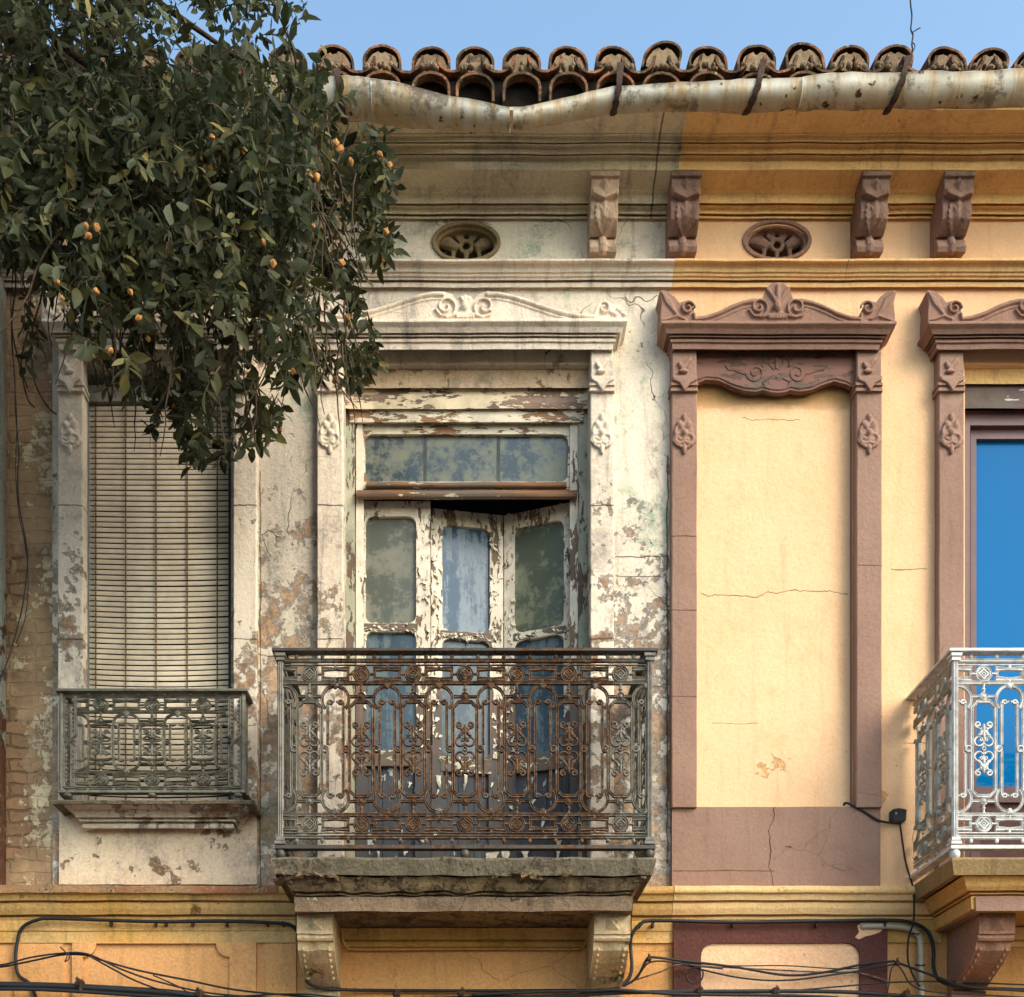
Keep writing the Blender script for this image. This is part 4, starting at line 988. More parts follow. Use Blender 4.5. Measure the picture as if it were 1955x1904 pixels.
# left window: blind in front of a dark frame
lw = bpy.data.objects.new('shuttered_window', None); C.objects.link(lw); lw.parent = old
frame('window_frame', rect(158, 443, 690, 1550), [rect(176, 424, 710, 1540)], -.16, .05, m_grey_wood, lw)
frame('glass_pane', rect(170, 430, 700, 1545), [], -.2, .005, g_green, lw)
bm = NB(); box(bm, xof(163, -.1), xof(437, -.1), .112, .118, zof(1545, -.1), zof(770, -.1)); obj('dark_backing', bm, m_dark, lw)  # added dark sheet, stands in for shade in the slat gaps
bm = NB(); pbox(bm, 436, 442.5, 706, 1545, -.05, -.12); obj('side_channel', bm, plain('dark_green_channel', (44, 52, 46)), lw)
bm = NB(); pbox(bm, 158.5, 163, 706, 1545, -.02, -.12); obj('side_channel', bm, plain('blue_grey_channel', (120, 126, 132)), lw)
bm = NB(); moulding(bm, [(716, -.2), (715, -.06), (690, -.06), (690, -.2)], xof(160), xof(440)); obj('lintel', bm, m_old_cornice, lw)
blind = thing('roller_blind', 'cream slatted roller blind with brown cords hanging in the left window', 'blind')
bm = NB(); box(bm, xof(166, -.07), xof(439, -.07), .06, .14, zof(768, -.07), zof(738, -.07)); obj('head_box', bm, plain('blind_box', (176, 170, 156), (150, 144, 130)), blind)
m_slat = plain('cream_slat', (230, 212, 188), (208, 190, 166), .6, .3, 7, .15)
bm = NB(); Y = 776.0; nsl = 0
while Y < 1530:
    pitch = 10.05; xa, xb = 165.5, 436 
    rows = []; n = 16; tl = random.uniform(-.7, .7)
    sag = 2.6 + 3.2 * min(1, (Y - 776) / 400)
    for k in range(n + 1):
        t = k / n; X = xa + (xb - xa) * t; s_ = sag * (1 - (2 * t - 1) ** 2) + tl * t + .6 * t
        bow = .012 * (1 - (2 * t - 1) ** 2)
        r = []
        for j in range(5):
            a = j / 4; r.append(P(X, Y + s_ + 7.4 * a, -.085) + Vector((0, -.0007 * math.sin(math.pi * a) - bow + .0005 * a, 0)))
        r.append(P(X, Y + s_ + 7.4, -.085) + Vector((0, .004 - bow, 0))); r.append(P(X, Y + s_, -.085) + Vector((0, .001 + .003 - bow, 0)))
        rows.append(r)
    loft(bm, rows, caps=True); Y += pitch; nsl += 1
obj('slats', bm, m_slat, blind, smooth=False)
m_cord = plain('brown_cord', (124, 92, 56), (92, 66, 40), .9, .1, 90)
for X in (183, 241, 299, 358, 415):
    bm = NB(); pts = []; Y = 770
    while Y < 1530:
        s_ = 3.5 * (1 - (2 * ((X - 165) / 271) - 1) ** 2); bow = .012 * (1 - (2 * ((X - 165) / 271) - 1) ** 2)
        pts += [P(X - .7, Y + s_ + 2, -.078) + Vector((0, -bow, 0)), P(X + .9, Y + s_ + 5, -.078) + Vector((0, -bow, 0))]; Y += 10.05
    tube(bm, pts, .0024, n=5)
    tube(bm, [p + Vector((.0035, .0005, 0)) for p in pts[::2]], .0016, n=5)
    obj('cord', bm, m_cord, blind)

# ---------------------------------------------------------------- roof edge
def terra():
    m = M('terracotta', .92, .2)
    n = m.noise(9, 8, .68, off=1); n2 = m.noise(30, 7, .7, off=2)
    c = m.mix(m.ss(n2, .38, .62), (116, 76, 56), (156, 104, 74))
    c = m.mix(m.ss(n, .42, .55, 0, .85), c, (84, 68, 50))
    c = m.mix(m.ss(m.noise(15, 8, .75, off=5), .47, .58, 0, .9), c, (52, 44, 36))
    c = m.mix(m.ss(m.noise(42, 6, .7, off=9), .6, .68, 0, .7), c, (178, 162, 124))
    return m.out(c, m.bump(m.math('ADD', n2, m.noise(90, 4, .7)), .8, .006))
m_tile = terra()
m_mortar = plaster('mortar', (158, 134, 108), (134, 112, 88), (104, 86, 68), (80, 66, 52), thr=(.6, .6), streak=.2, grime=.55, seed=40, scale=1.5, fine=1.5, grit=.7, dirt=(44, 38, 30))
m_mouth_shade = plain('mouth_shade', (36, 30, 26), (26, 22, 20), .95, .1, 25, .9)
crest = {638: 84.5, 729: 84, 823: 88, 907: 88, 996: 89, 1085: 87, 1175: 87, 1265: 77, 1352: 87, 1445: 84, 1537: 80, 1623: 85, 1707: 84, 1809: 88, 1890: 90, 1975: 90}
xs = sorted(crest); allx = [638 - 89.5 * k for k in range(8, 0, -1)] + xs + [1975 + 88 * k for k in range(1, 8)]
SL = math.tan(R(17))
def arch(bm, X, Yc, hw, leg, th, d, length, seed, up=True, flare=.93, tilt=0):
    """half-round tile, open end seen at depth d, rising backwards"""
    k = (D - d) / D / S; cx = xof(X, d); rnd = random.Random(seed); n = 14
    zc = zof(Yc + (hw * .82 if up else 0), d); vs_ = .82 if up else 1
    out, inn = [], []
    prof = [(-1, -leg / hw)] + [(math.cos(R(180 - 180 * i / n)), math.sin(R(180 - 180 * i / n))) for i in range(n + 1)] + [(1, -leg / hw)]
    jag = [rnd.uniform(-1.2, 1.2) for _ in prof]
    rings = []
    for q in range(5):
        yb = -d + length * q / 4; sc_ = 1 - (1 - flare) * q / 4; zz = zc + SL * length * q / 4
        ro, ri = [], []
        for i, (u, v) in enumerate(prof):
            sgn = 1 if up else -1
            e = jag[i] * .35
            ro.append(Vector((cx + u * hw * k * sc_ + tilt * v * .01, yb + (abs(jag[i]) * .002 if q == 0 else 0), zz + sgn * v * (vs_ if v > 0 else 1) * (hw + e) * k * sc_)))
            ri.append(Vector((cx + u * (hw - th) * k * sc_ + tilt * v * .01, yb + (abs(jag[i]) * .002 if q == 0 else 0), zz + sgn * (v * (hw * vs_ - th + e) if v > 0 else v * hw) * k * sc_)))
        rings.append(ro + ri[::-1])
    loft(bm, rings, caps=True)
def make_roof(par, sel):
    rf = bpy.data.objects.new('roof', None); C.objects.link(rf); rf.parent = par
    up_, lo_, pan, mo = NB(), NB(), NB(), NB()
    for i, X in enumerate(allx):
        if not sel(X): continue
        yc = crest.get(X, 87); rnd = random.Random(i)
        arch(up_, X, yc, 37, 20, 4.5, .36, .75, i, tilt=rnd.uniform(-2, 2))
        arch(lo_, X + rnd.uniform(-2, 2), 135 + rnd.uniform(-2, 2), 37, 26, 5, .43, .6, i + 50, flare=.8)
        nx = allx[i + 1] if i + 1 < len(allx) else X + 88
        arch(pan, (X + nx) / 2, 106 + rnd.uniform(-1, 1), 33, 1, 5, .41, .6, i + 90, up=False, flare=1.05)
        # mortar plug
        cx, z0 = xof(X, .35), zof(yc + 36, .35); k = (D - .35) / D / S
        g = 7; vs = []
        for a in range(g + 1):
            row = []
            for b in range(g + 1):
                u, v = a / g * 2 - 1, b / g
                ww = 31 * math.sqrt(max(.02, 1 - (v * .97) ** 2)) if v > .3 else 31
                p = Vector((cx + u * ww * k, -.35 + rnd.uniform(-.003, .003), z0 + (v * 33 - 13 - 3 * math.cos(u * 2)) * k)); p += mn.noise_vector(p * 25) * .005
                row.append(mo.verts.new(p))
            vs.append(row)
        for a in range(g):
            for b in range(g): mo.faces.new((vs[a][b], vs[a + 1][b], vs[a + 1][b + 1], vs[a][b + 1]))
        # rubble between layers
        for q in range(9): blob(mo, P(X + rnd.uniform(-32, 32), 129 + rnd.uniform(-5, 5), .4), rnd.uniform(.008, .02), .02, rnd.uniform(.006, .014), seg=6)
    rough_mesh(mo, .002, 30)
    a, b = [f(xof(x - 44, .4) for x in allx if sel(x)) for f in (min, max)]; b += 88 / S
    obj('cover_tiles', up_, m_tile, rf, True, 50); obj('eave_tiles', lo_, m_tile, rf, True, 50); obj('channel_tiles', pan, m_tile, rf, True, 50); obj('mortar_plugs', mo, m_mortar, rf, True)
    # added near-black block painting shade into the tile mouths, then the slope itself
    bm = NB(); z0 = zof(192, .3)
    box(bm, a, b, -.37, -.1, zof(255, .3) + .016, z0 + .025); obj('eave_shade_block', bm, m_mouth_shade, rf)
    bm = NB(); zt2 = zof(112, .2)
    loft(bm, [[Vector((x, -.02, zt2 - .16)), Vector((x, -.02, zt2 - .02)), Vector((x, 6, zt2 + 6 * SL - .06)), Vector((x, 6, zt2 + 6 * SL - .2))] for x in (a, b)], caps=True); obj('roof_slope', bm, m_tile, rf)
make_roof(old, lambda X: X < 1290); make_roof(yel, lambda X: X > 1290)

# ---------------------------------------------------------------- gutter
gut = thing('rain_gutter', 'sagging grey zinc rain gutter with rust streaks under the roof tiles', 'gutter')
def m_zinc():
    m = M('zinc', .7, .25)
    n = m.noise(5, 7, .65)
    c = m.mix(m.ss(n, .35, .65), (206, 202, 192), (186, 180, 166))
    st = m.noise(1, 6, .7, vec=m.sc(16, 2, 2.5)); c = m.mix(m.ss(st, .45, .68, 0, .9), c, (176, 138, 84))
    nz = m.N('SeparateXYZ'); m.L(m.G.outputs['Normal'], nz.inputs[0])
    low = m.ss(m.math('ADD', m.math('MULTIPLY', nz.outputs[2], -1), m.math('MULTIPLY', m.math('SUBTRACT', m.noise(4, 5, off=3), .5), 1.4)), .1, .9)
    c = m.mix(m.math('MULTIPLY', low, .65), c, (158, 134, 98))  # dirt and warm ground bounce painted onto the downward-facing metal
    c = m.mix(m.ss(m.noise(7, 8, .75, off=9), .5, .62, 0, .8), c, (96, 84, 70))
    sp = m.ss(m.vor(20, vec=m.warp(.05, 40)), .26, .12); sp = m.math('MULTIPLY', sp, m.ss(m.noise(7, 3, off=2), .5, .56))
    c = m.mix(sp, c, (66, 42, 30))
    return m.out(c, m.bump(m.math('ADD', n, m.math('MULTIPLY', m.noise(2.5, 3, off=8), 3)), .5, .01), None, .15)
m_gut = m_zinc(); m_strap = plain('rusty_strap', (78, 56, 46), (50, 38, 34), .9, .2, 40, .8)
top = [(480, 156), (560, 150), (617, 151), (660, 152), (708, 157.6), (750, 163), (806, 175), (850, 184), (894, 194), (940, 205), (979, 213), (1017, 207), (1052, 198), (1088, 188), (1130, 176), (1176, 165), (1283, 163), (1400, 158), (1531, 151), (1725, 144), (1955, 140), (2300, 136), (2700, 134)]
bot = [(480, 238), (560, 238), (617, 238), (660, 238), (708, 240), (750, 244), (806, 249), (850, 252), (894, 255), (940, 257), (979, 257), (1017, 251), (1052, 242), (1088, 234), (1130, 225), (1176, 219), (1283, 218), (1400, 218), (1531, 219), (1725, 220), (1955, 221), (2300, 222), (2700, 222)]
def ip(tb, x):
    for (a, b), (c, d_) in zip(tb, tb[1:]):
        if a <= x <= c: t = (x - a) / (c - a); t = t; return b + (d_ - b) * t
    return tb[-1][1]
def gsec(X, off=0.0, dl=.50):
    r = (ip(bot, X) - ip(top, X)) / 2.36 / S * .915
    lip = P(X, ip(top, X), dl); cz = lip.z; cy = lip.y + r
    return lip.x, cy, cz, r
def gpt(X, ang, extra=0):   # ang 180 = front lip, 270 = bottom, 360 = back
    x, cy, cz, r = gsec(X); r += extra
    return Vector((x, cy + r * math.cos(R(ang)), cz + r * math.sin(R(ang))))
def gutter_piece(X0, X1, ov=0):
    bm = NB(); rings = []; X = X0
    Xs = [X0 + (X1 - X0) * k / max(4, int((X1 - X0) / 9)) for k in range(max(4, int((X1 - X0) / 9)) + 1)]
    for X in Xs:
        o = [gpt(X, 180 + 180 * i / 14, .0 + ov) for i in range(15)]
        i_ = [gpt(X, 180 + 180 * i / 14, -.004 + ov) for i in range(15)][::-1]
        bead_ = [gpt(X, 176, .005 + ov) + Vector((0, .0, .004)), gpt(X, 172, .0 + ov) + Vector((0, .004, .008))]
        rg = o + i_ + bead_[::-1]
        rings.append([p + mn.noise_vector(p * 5) * .009 + mn.noise_vector(p * 17) * .003 for p in rg])
    loft(bm, rings, caps=True)
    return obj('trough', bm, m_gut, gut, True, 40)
cuts = [480, 708, 972]; 
gutter_piece(480, 709); gutter_piece(709.5, 974, .002); gutter_piece(981, 1532); gutter_piece(1532.5, 2700, .002)
for X in (708, 1532):
    bm = NB(); tube(bm, [gpt(X, a, .004) for a in range(178, 362, 12)], .004, n=6); obj('seam', bm, m_gut, gut, True)
bm = NB(); tube(bm, [P(925, 204, .34), P(980, 201, .34), P(1040, 197, .34), P(1075, 190, .34)], .012, n=8); obj('inner_pipe', bm, plain('zinc_pipe', (150, 156, 152)), gut, True)
for X, lean, ytop in ((650, -9, 133), (1177, 9, 121), (1440, 20, 114), (1714, 24, 108)):
    bm = NB(); pts = []
    def gx(t): return X + lean * (.5 - t)
    tp = P(X + lean * .9, ytop, .46)
    path = [tp + Vector((0, .06, .0)), tp] + [None] * 0
    for j, a in enumerate(range(178, 300, 10)): path.append(gpt(gx(j / 12), a, .008))
    for p_ in path: pts.append(p_)
    rings = []
    for j, p_ in enumerate(pts):
        a = pts[max(0, j - 1)]; b = pts[min(len(pts) - 1, j + 1)]; t = (b - a).normalized(); nr = t.cross(Vector((1, 0, 0))).normalized(); wv = Vector((.013 + .003 * math.sin(j * 1.7), 0, 0))
        rings.append([p_ - wv - nr * .004, p_ + wv - nr * .004, p_ + wv + nr * .004, p_ - wv + nr * .004])
    loft(bm, rings, caps=True); rough_mesh(bm, .003, 20); obj('strap', bm, m_strap, gut)

aer = thing('roof_wire', 'thin kinked black wire sticking up from the tiles at the right', 'wire')
bm = NB(); b0 = P(1737, 118, .44)
tube(bm, catmull([b0, P(1742, 96, .44), P(1741, 84, .44), P(1743, 66, .44), P(1739, 56, .44), P(1741, 30, .44), P(1738, 0, .44), P(1739, -60, .44)], 4), .0035, n=6)
tube(bm, [P(1740, 64, .44), P(1748, 58, .44), P(1757, 53, .44)], .0025, n=5); tube(bm, catmull([P(1732, 112, .46), P(1742, 100, .46), P(1747, 88, .44), P(1741, 80, .44)], 4), .0025, n=5)
obj('wire', bm, plain('black_wire', (26, 24, 24)), aer)

# ---------------------------------------------------------------- cables and fittings
m_cab = plain('black_cable', (32, 32, 36), (24, 24, 26), .6, .35, 30, .1)
m_cab_g = plain('grey_cable', (136, 118, 98), (60, 52, 44), .8, .2, 20, .1)
m_pvc = plain('grey_conduit', (178, 164, 146), (160, 146, 128), .55, .4, 10, .1)
def cable(name, label, pts, r, d=.06, mat=None, cat='cable', group='cables strung along the facade', n=8):
    P3 = [P(p[0], p[1], p[2] if len(p) > 2 else d) for p in pts]
    bm = NB(); tube(bm, catmull(P3, 8), r, n=n)
    o = obj(name, bm, mat or m_cab, None, True); return tag(o, label, cat, group)
def clip(X, Y, d, par, w_=5, h=8):
    bm = NB(); pbox(bm, X - w_ / 2, X + w_ / 2, Y - h / 2, Y + h / 2, d, -.01); rough_mesh(bm, .001, 40); return obj('clip', bm, m_strap, par)
c1 = cable('thick_cable', 'thick black cable looping from the left edge along the band to the left console', [(80, 1950, .03), (62, 1885, .03), (36, 1862, .03), (30, 1830, .03), (33, 1800, .03), (42, 1772, .035), (70, 1757, .05), (110, 1754, .05), (300, 1760, .05), (420, 1759, .05), (520, 1762, .05), (556, 1767, .05), (572, 1790, .03), (577, 1840, .03), (585, 1872, .12), (610, 1886, .1), (660, 1890, .05), (720, 1891, .03), (900, 1892, .03), (1100, 1891, .03)], .0085)
for X in (210, 296, 315, 366, 432, 510, 540): clip(X, 1763, .052, c1, 4, 8)
c2 = cable('thick_cable', 'thick black cable arching from the right console over the brown frame to the right', [(1120, 1892, .04), (1165, 1888, .06), (1195, 1875, .05), (1206, 1850, .04), (1204, 1810, .03), (1206, 1786, .05), (1222, 1766, .06), (1250, 1758, .06), (1400, 1761, .06), (1560, 1759, .06), (1690, 1757, .06), (1740, 1762, .06), (1770, 1778, .05), (1782, 1810, .05), (1783, 1850, .05), (1800, 1876, .08), (1860, 1886, .09), (1960, 1890, .09)], .009)
for X in (1222, 1247, 1400, 1560, 1690): clip(X, 1765, .06, c2, 4, 8)
cable('bundled_cable', 'heavy bundle of black cables crossing the bottom left corner', [(-60, 1880, .1), (0, 1881, .1), (100, 1883, .1), (200, 1888, .1), (300, 1894, .1), (360, 1900, .1), (450, 1912, .1), (700, 1916, .1), (1000, 1918, .1)], .018)
cable('bundled_cable', 'second black cable lying just under the heavy bundle in the bottom left', [(-60, 1889, .12), (60, 1889, .12), (180, 1895, .12), (280, 1902, .12), (400, 1911, .12)], .009)
for X, Y in ((152, 1878), (381, 1897)):
    bm = NB(); tube(bm, [P(X - 5, Y - 10, .12), P(X + 2, Y - 4, .13), P(X + 1, Y + 14, .12)], .009, n=6); blob(bm, P(X, Y, .11), .025, .025, .022, seg=8); rough_mesh(bm, .004, 40); tag(obj('cable_tie', bm, m_strap), 'dark tie around the heavy bundle, %s' % ('left one below the twisted wire knot' if X < 200 else 'right one near the left console'), 'cable tie', 'ties around the cable bundle')
wl = ['upper thin black cable drooping right from the knot at lower left', 'middle thin black cable drooping right from the knot at lower left', 'lowest thin black cable drooping right from the knot at lower left']
cable('thin_cable', wl[0], [(-20, 1848), (10, 1845), (60, 1835), (120, 1823), (165, 1824), (190, 1832), (260, 1852), (360, 1872), (450, 1890), (560, 1901), (700, 1912)], .005, .1)
cable('thin_cable', wl[1], [(-20, 1843), (10, 1841), (60, 1828), (120, 1820), (168, 1822), (230, 1850), (300, 1874), (400, 1896), (520, 1905), (640, 1911)], .0045, .11)
cable('thin_cable', wl[2], [(170, 1825), (215, 1850), (262, 1874), (330, 1896), (420, 1903), (560, 1898), (640, 1904), (760, 1918)], .0045, .115)
cable('thin_cable', 'thin wire end poking up at the knot in the lower left', [(115, 1808), (124, 1817), (128, 1826), (124, 1836), (132, 1830), (130, 1818)], .003, .13)
cable('thin_cable', 'thin wire branching down from the drooping cables in the lower left', [(292, 1862), (345, 1886), (362, 1900), (380, 1915)], .0035, .11)
cable('painted_pipe', 'thin yellow painted pipe running under the centre balcony between its consoles', [(652, 1776, .06), (655, 1796, .05), (664, 1809, .03), (690, 1813, .03), (900, 1812, .03), (1090, 1812, .03), (1112, 1808, .03), (1122, 1792, .05), (1124, 1780, .06)], .005, mat=m_gfc, cat='pipe', group=None)
# right side
cable('thin_cable', 'black cable sagging across the peach panel from the left hook to the right hook', [(1204, 1877, .09), (1220, 1860, .1), (1236, 1830, .12), (1250, 1828, .12), (1300, 1834, .1), (1400, 1846, .08), (1500, 1862, .08), (1570, 1857, .08), (1645, 1842, .09), (1700, 1836, .11), (1713, 1838, .11), (1790, 1866, .12), (1850, 1884, .12), (1990, 1894, .12)], .006)
cable('thin_cable', 'thin black cable hanging lowest across the peach panel', [(1190, 1884, .09), (1215, 1868, .1), (1240, 1838, .12), (1290, 1838, .1), (1350, 1854, .08), (1420, 1868, .08), (1500, 1872, .08), (1600, 1860, .08), (1660, 1850, .09), (1712, 1840, .12)], .0045)
cable('thin_cable', 'thin black wire crossing highest over the peach panel', [(1300, 1838, .08), (1400, 1844, .07), (1500, 1844, .07), (1620, 1850, .07), (1680, 1838, .1), (1710, 1837, .12)], .003)
cable('thin_cable', 'small round loop of black cable on the left side of the brown frame', [(1310, 1842, .09), (1330, 1846, .1), (1342, 1856, .1), (1338, 1872, .1), (1322, 1878, .1), (1312, 1868, .1), (1316, 1854, .1), (1336, 1846, .11), (1380, 1850, .09)], .004)
cable('grey_cable', 'pale wire taped along the wall behind the black cables on the peach panel', [(1198, 1876, .05), (1260, 1856, .06), (1300, 1843, .06), (1400, 1848, .045), (1560, 1856, .045), (1640, 1858, .05), (1695, 1874, .045)], .004, mat=m_cab_g)
cable('bundled_cable', 'heavy bundle of black cables running along the bottom edge at the right', [(640, 1912, .1), (900, 1905, .1), (1050, 1903, .1), (1150, 1897, .1), (1260, 1894, .1), (1400, 1893, .1), (1560, 1893, .1), (1650, 1896, .1), (1730, 1902, .1), (1820, 1908, .1)], .010)
cable('bundled_cable', 'black cable along the bottom edge under the right end of the bundle', [(900, 1900, .12), (1050, 1893, .12), (1130, 1892, .12), (1180, 1890, .12), (1290, 1898, .12), (1500, 1901, .12), (1600, 1905, .12)], .008)
cable('thin_cable', 'thin black cable rising from the bundle to the right hook beside the conduit', [(1500, 1893, .1), (1600, 1884, .1), (1700, 1876, .1), (1790, 1874, .1), (1900, 1878, .11), (1990, 1882, .11)], .004)
cable('thin_cable', 'short black wire dropping from the right hook to the bundle', [(1712, 1840, .12), (1702, 1850, .12), (1698, 1874, .12), (1694, 1896, .12)], .0035)
cable('thin_cable', 'curved black wire from the right hook passing in front of the grey conduit', [(1712, 1838, .13), (1724, 1856, .13), (1740, 1880, .13), (1775, 1893, .13), (1860, 1899, .13), (1990, 1906, .13)], .004)
for X, Y in ((385 + 0, 1904), (758, 1899), (880, 1896), (1335, 1893), (1480, 1893), (1730, 1899)):
    bm = NB(); blob(bm, P(X, Y, .115), .022, .02, .02, seg=7); tube(bm, [P(X, Y - 4, .13), P(X + 3, Y - 11, .13), P(X + 7, Y - 5, .13)], .0035, n=5); rough_mesh(bm, .004, 40)
    if X > 390: tag(obj('cable_clamp', bm, m_strap), 'dark clamp on the bottom cable bundle', 'cable clamp', 'clamps on the bottom cable bundle')
    else: bm.free()
for X, Y, l in ((1239, 1828, 'small rusty wall hook holding cables left of the brown frame'), (1713, 1836, 'small rusty wall hook holding cables right of the brown frame')):
    bm = NB(); tube(bm, [P(X, Y + 4, -.01), P(X, Y + 4, .13), P(X, Y - 7, .135)], .005, n=6); blob(bm, P(X, Y + 3, .125), .014, .014, .014, seg=7); tag(obj('wall_hook', bm, m_strap), l, 'hook', 'hooks holding the cables')
con = cable('conduit_pipe', 'bent grey plastic conduit coming out of the wall beside the right balcony', [(1640, 1772, -.01), (1646, 1770, .03), (1660, 1768, .04), (1700, 1769, .04), (1730, 1772, .04), (1750, 1782, .04), (1757, 1800, .04), (1758, 1850, .04), (1759, 1905, .04), (1759, 1990, .04)], .0145, mat=m_pvc, cat='pipe', group='pipes on the wall', n=12)
con.pop('group', None) if 'group' in con else None
for X, Y in ((1748, 1782), (1757, 1842)):
    bm = NB(); tube(bm, [P(X - 9, Y, .03), P(X - 3, Y + 1, .062), P(X + 6, Y + 1, .062), P(X + 9, Y, .02)], .004, n=6); obj('pipe_clip', bm, m_cab, con)
bm = NB(); plate(bm, [(1636, 1768), (1644, 1763), (1660, 1762), (1668, 1768), (1688, 1772), (1680, 1780), (1664, 1786), (1652, 1788), (1640, 1794), (1632, 1790), (1640, 1780)], [], scr(.03), .003, -.01); rough_mesh(bm, .002, 30); obj('plaster_patch', bm, m_peach, yel)
jb = thing('junction_box', 'small black junction box with one screw on the yellow wall right of the brown surround', 'junction box')
bm = NB(); plate(bm, [(1697, 1552), (1701, 1549), (1712, 1547), (1722, 1549), (1726, 1553), (1725, 1570), (1721, 1574), (1700, 1573), (1697, 1570)], [], scr(.0), .035, 0)
bmesh.ops.bevel(bm, geom=[e for e in bm.edges if abs(e.verts[0].co.y - e.verts[1].co.y) < 1e-4 and e.verts[0].co.y < -.03], offset=.004, segments=2, affect='EDGES'); obj('box_body', bm, plain('black_plastic', (34, 34, 38), (28, 28, 30), .5, .4, 10, .05), jb)
bm = NB(); tube(bm, [P(1711, 1553, .034), P(1711, 1553, .039)], .006, n=10); obj('screw', bm, plain('screw', (200, 200, 200), None, .4, .5, metal=.8), jb)
cable('black_wire', 'black wire from the corner of the blocked window to the junction box', [(1611, 1537, .01), (1613, 1534, .034), (1622, 1535, .036), (1650, 1550, .034), (1676, 1566, .036), (1698, 1571, .02)], .006, group=None)
cable('black_wire', 'black wire hanging from the junction box past the white balcony to the cables below', [(1718, 1572, .02), (1722, 1600, .02), (1730, 1650, .02), (1742, 1690, .03), (1745, 1720, .11), (1744, 1760, .1), (1735, 1790, .07), (1733, 1830, .07), (1742, 1860, .09), (1756, 1884, .1)], .005, group=None)
# wires and dry vines at the far left
cable('hanging_wire', 'longer twisted grey wire hanging down the brick pier', [(28, 560, .06), (22, 640, .05), (28, 720, .05), (30, 790, .05), (36, 870, .04), (34, 900, .04), (36, 960, .04), (50, 1040, .04), (52, 1080, .04), (44, 1150, .04), (30, 1210, .05), (8, 1280, .06), (-12, 1330, .08)], .003, group='wires hanging down the brick pier')
cable('hanging_wire', 'thinner grey wire hanging close to the left on the brick pier', [(20, 560, .07), (26, 700, .05), (32, 800, .05), (30, 900, .04), (36, 980, .04), (48, 1040, .04), (54, 1110, .04), (48, 1180, .04), (30, 1230, .05)], .0022, group='wires hanging down the brick pier')

# fixing holes and nails on the walls
m_nail = plain('rusty_nail', (60, 38, 26), (44, 30, 24), .9)
for X, Y, l in ((1683, 768, 'rusty nail'), (1764, 765, 'rusty nail')): pass

# ---------------------------------------------------------------- ground
def street():
    m = M('street_asphalt', .95, .2); c = m.mix(m.ss(m.noise(1.5, 6), .35, .65), (66, 62, 58), (78, 73, 67)); return m.out(c, m.bump(m.noise(60, 5), .5, .01))
bm = NB(); n = 8
box(bm, -300, 300, -300, 300, -.5, 0); tag(obj('street', bm, street()), kind='structure')
bm = NB(); box(bm, xof(-900), xof(2700), -1.9, -.13, -.2, .12); tag(obj('pavement', bm, plain('paving', (96, 90, 82), (84, 79, 72), .9, .2, 8)), kind='structure')

# ---------------------------------------------------------------- tree
tree = thing('tree', 'dark olive green tree with orange seed pods hanging over the left house', 'tree')
POLY = [(-980, -380), (300, -380), (520, -260), (590, -5), (572, 30), (560, 75), (600, 105), (618, 150), (628, 190), (652, 225), (700, 250), (742, 262), (742, 310), (722, 355), (712, 395), (738, 440), (752, 462), (722, 480), (700, 520), (690, 560), (664, 598), (640, 620), (700, 690), (700, 705), (655, 715), (600, 690), (560, 700), (520, 700), (500, 730), (530, 790), (525, 825), (500, 855), (468, 835), (440, 845), (405, 880), (365, 878), (322, 820), (285, 770), (250, 735), (200, 715), (170, 680), (165, 620), (130, 560), (80, 520), (30, 480), (-60, 470), (-500, 420), (-900, 300)]
def inside(x, y, poly):
    c = False; n = len(poly)
    for i in range(n):
        x1, y1 = poly[i]; x2, y2 = poly[i - 1]
        if (y1 > y) != (y2 > y) and x < (x2 - x1) * (y - y1) / (y2 - y1) + x1: c = not c
    return c
def edge_dist(x, y):
    b = 1e9
    for i in range(len(POLY)):
        x1, y1 = POLY[i]; x2, y2 = POLY[i - 1]; dx, dy = x2 - x1, y2 - y1; t = max(0, min(1, ((x - x1) * dx + (y - y1) * dy) / (dx * dx + dy * dy)))
        b = min(b, math.hypot(x - x1 - t * dx, y - y1 - t * dy))
    return b
rt = random.Random(21)
V, F, COL = [], [], []
TW = NB()
def add_leaf(p, d, nrm, L, W, shade):
    s = d.cross(nrm)
    if s.length < 1e-5: s = d.orthogonal()
    s.normalize(); nn = s.cross(d).normalized()
    b = len(V); cv = rt.uniform(-.15, .35)
    rowdef = ((0, .05), (.22, .62), (.5, 1.0), (.78, .66), (1, .03))
    for t, w_ in rowdef:
        c = p + d * (L * t) - nn * (cv * L * t * t)
        V.extend([c - s * (W * w_ * .5) + nn * (W * w_ * .16), c, c + s * (W * w_ * .5) + nn * (W * w_ * .16)])
    for k in range(4):
        a = b + 3 * k; F.append((a, a + 1, a + 4, a + 3)); F.append((a + 1, a + 2, a + 5, a + 4))
    COL.extend([shade] * 15)
pods = []
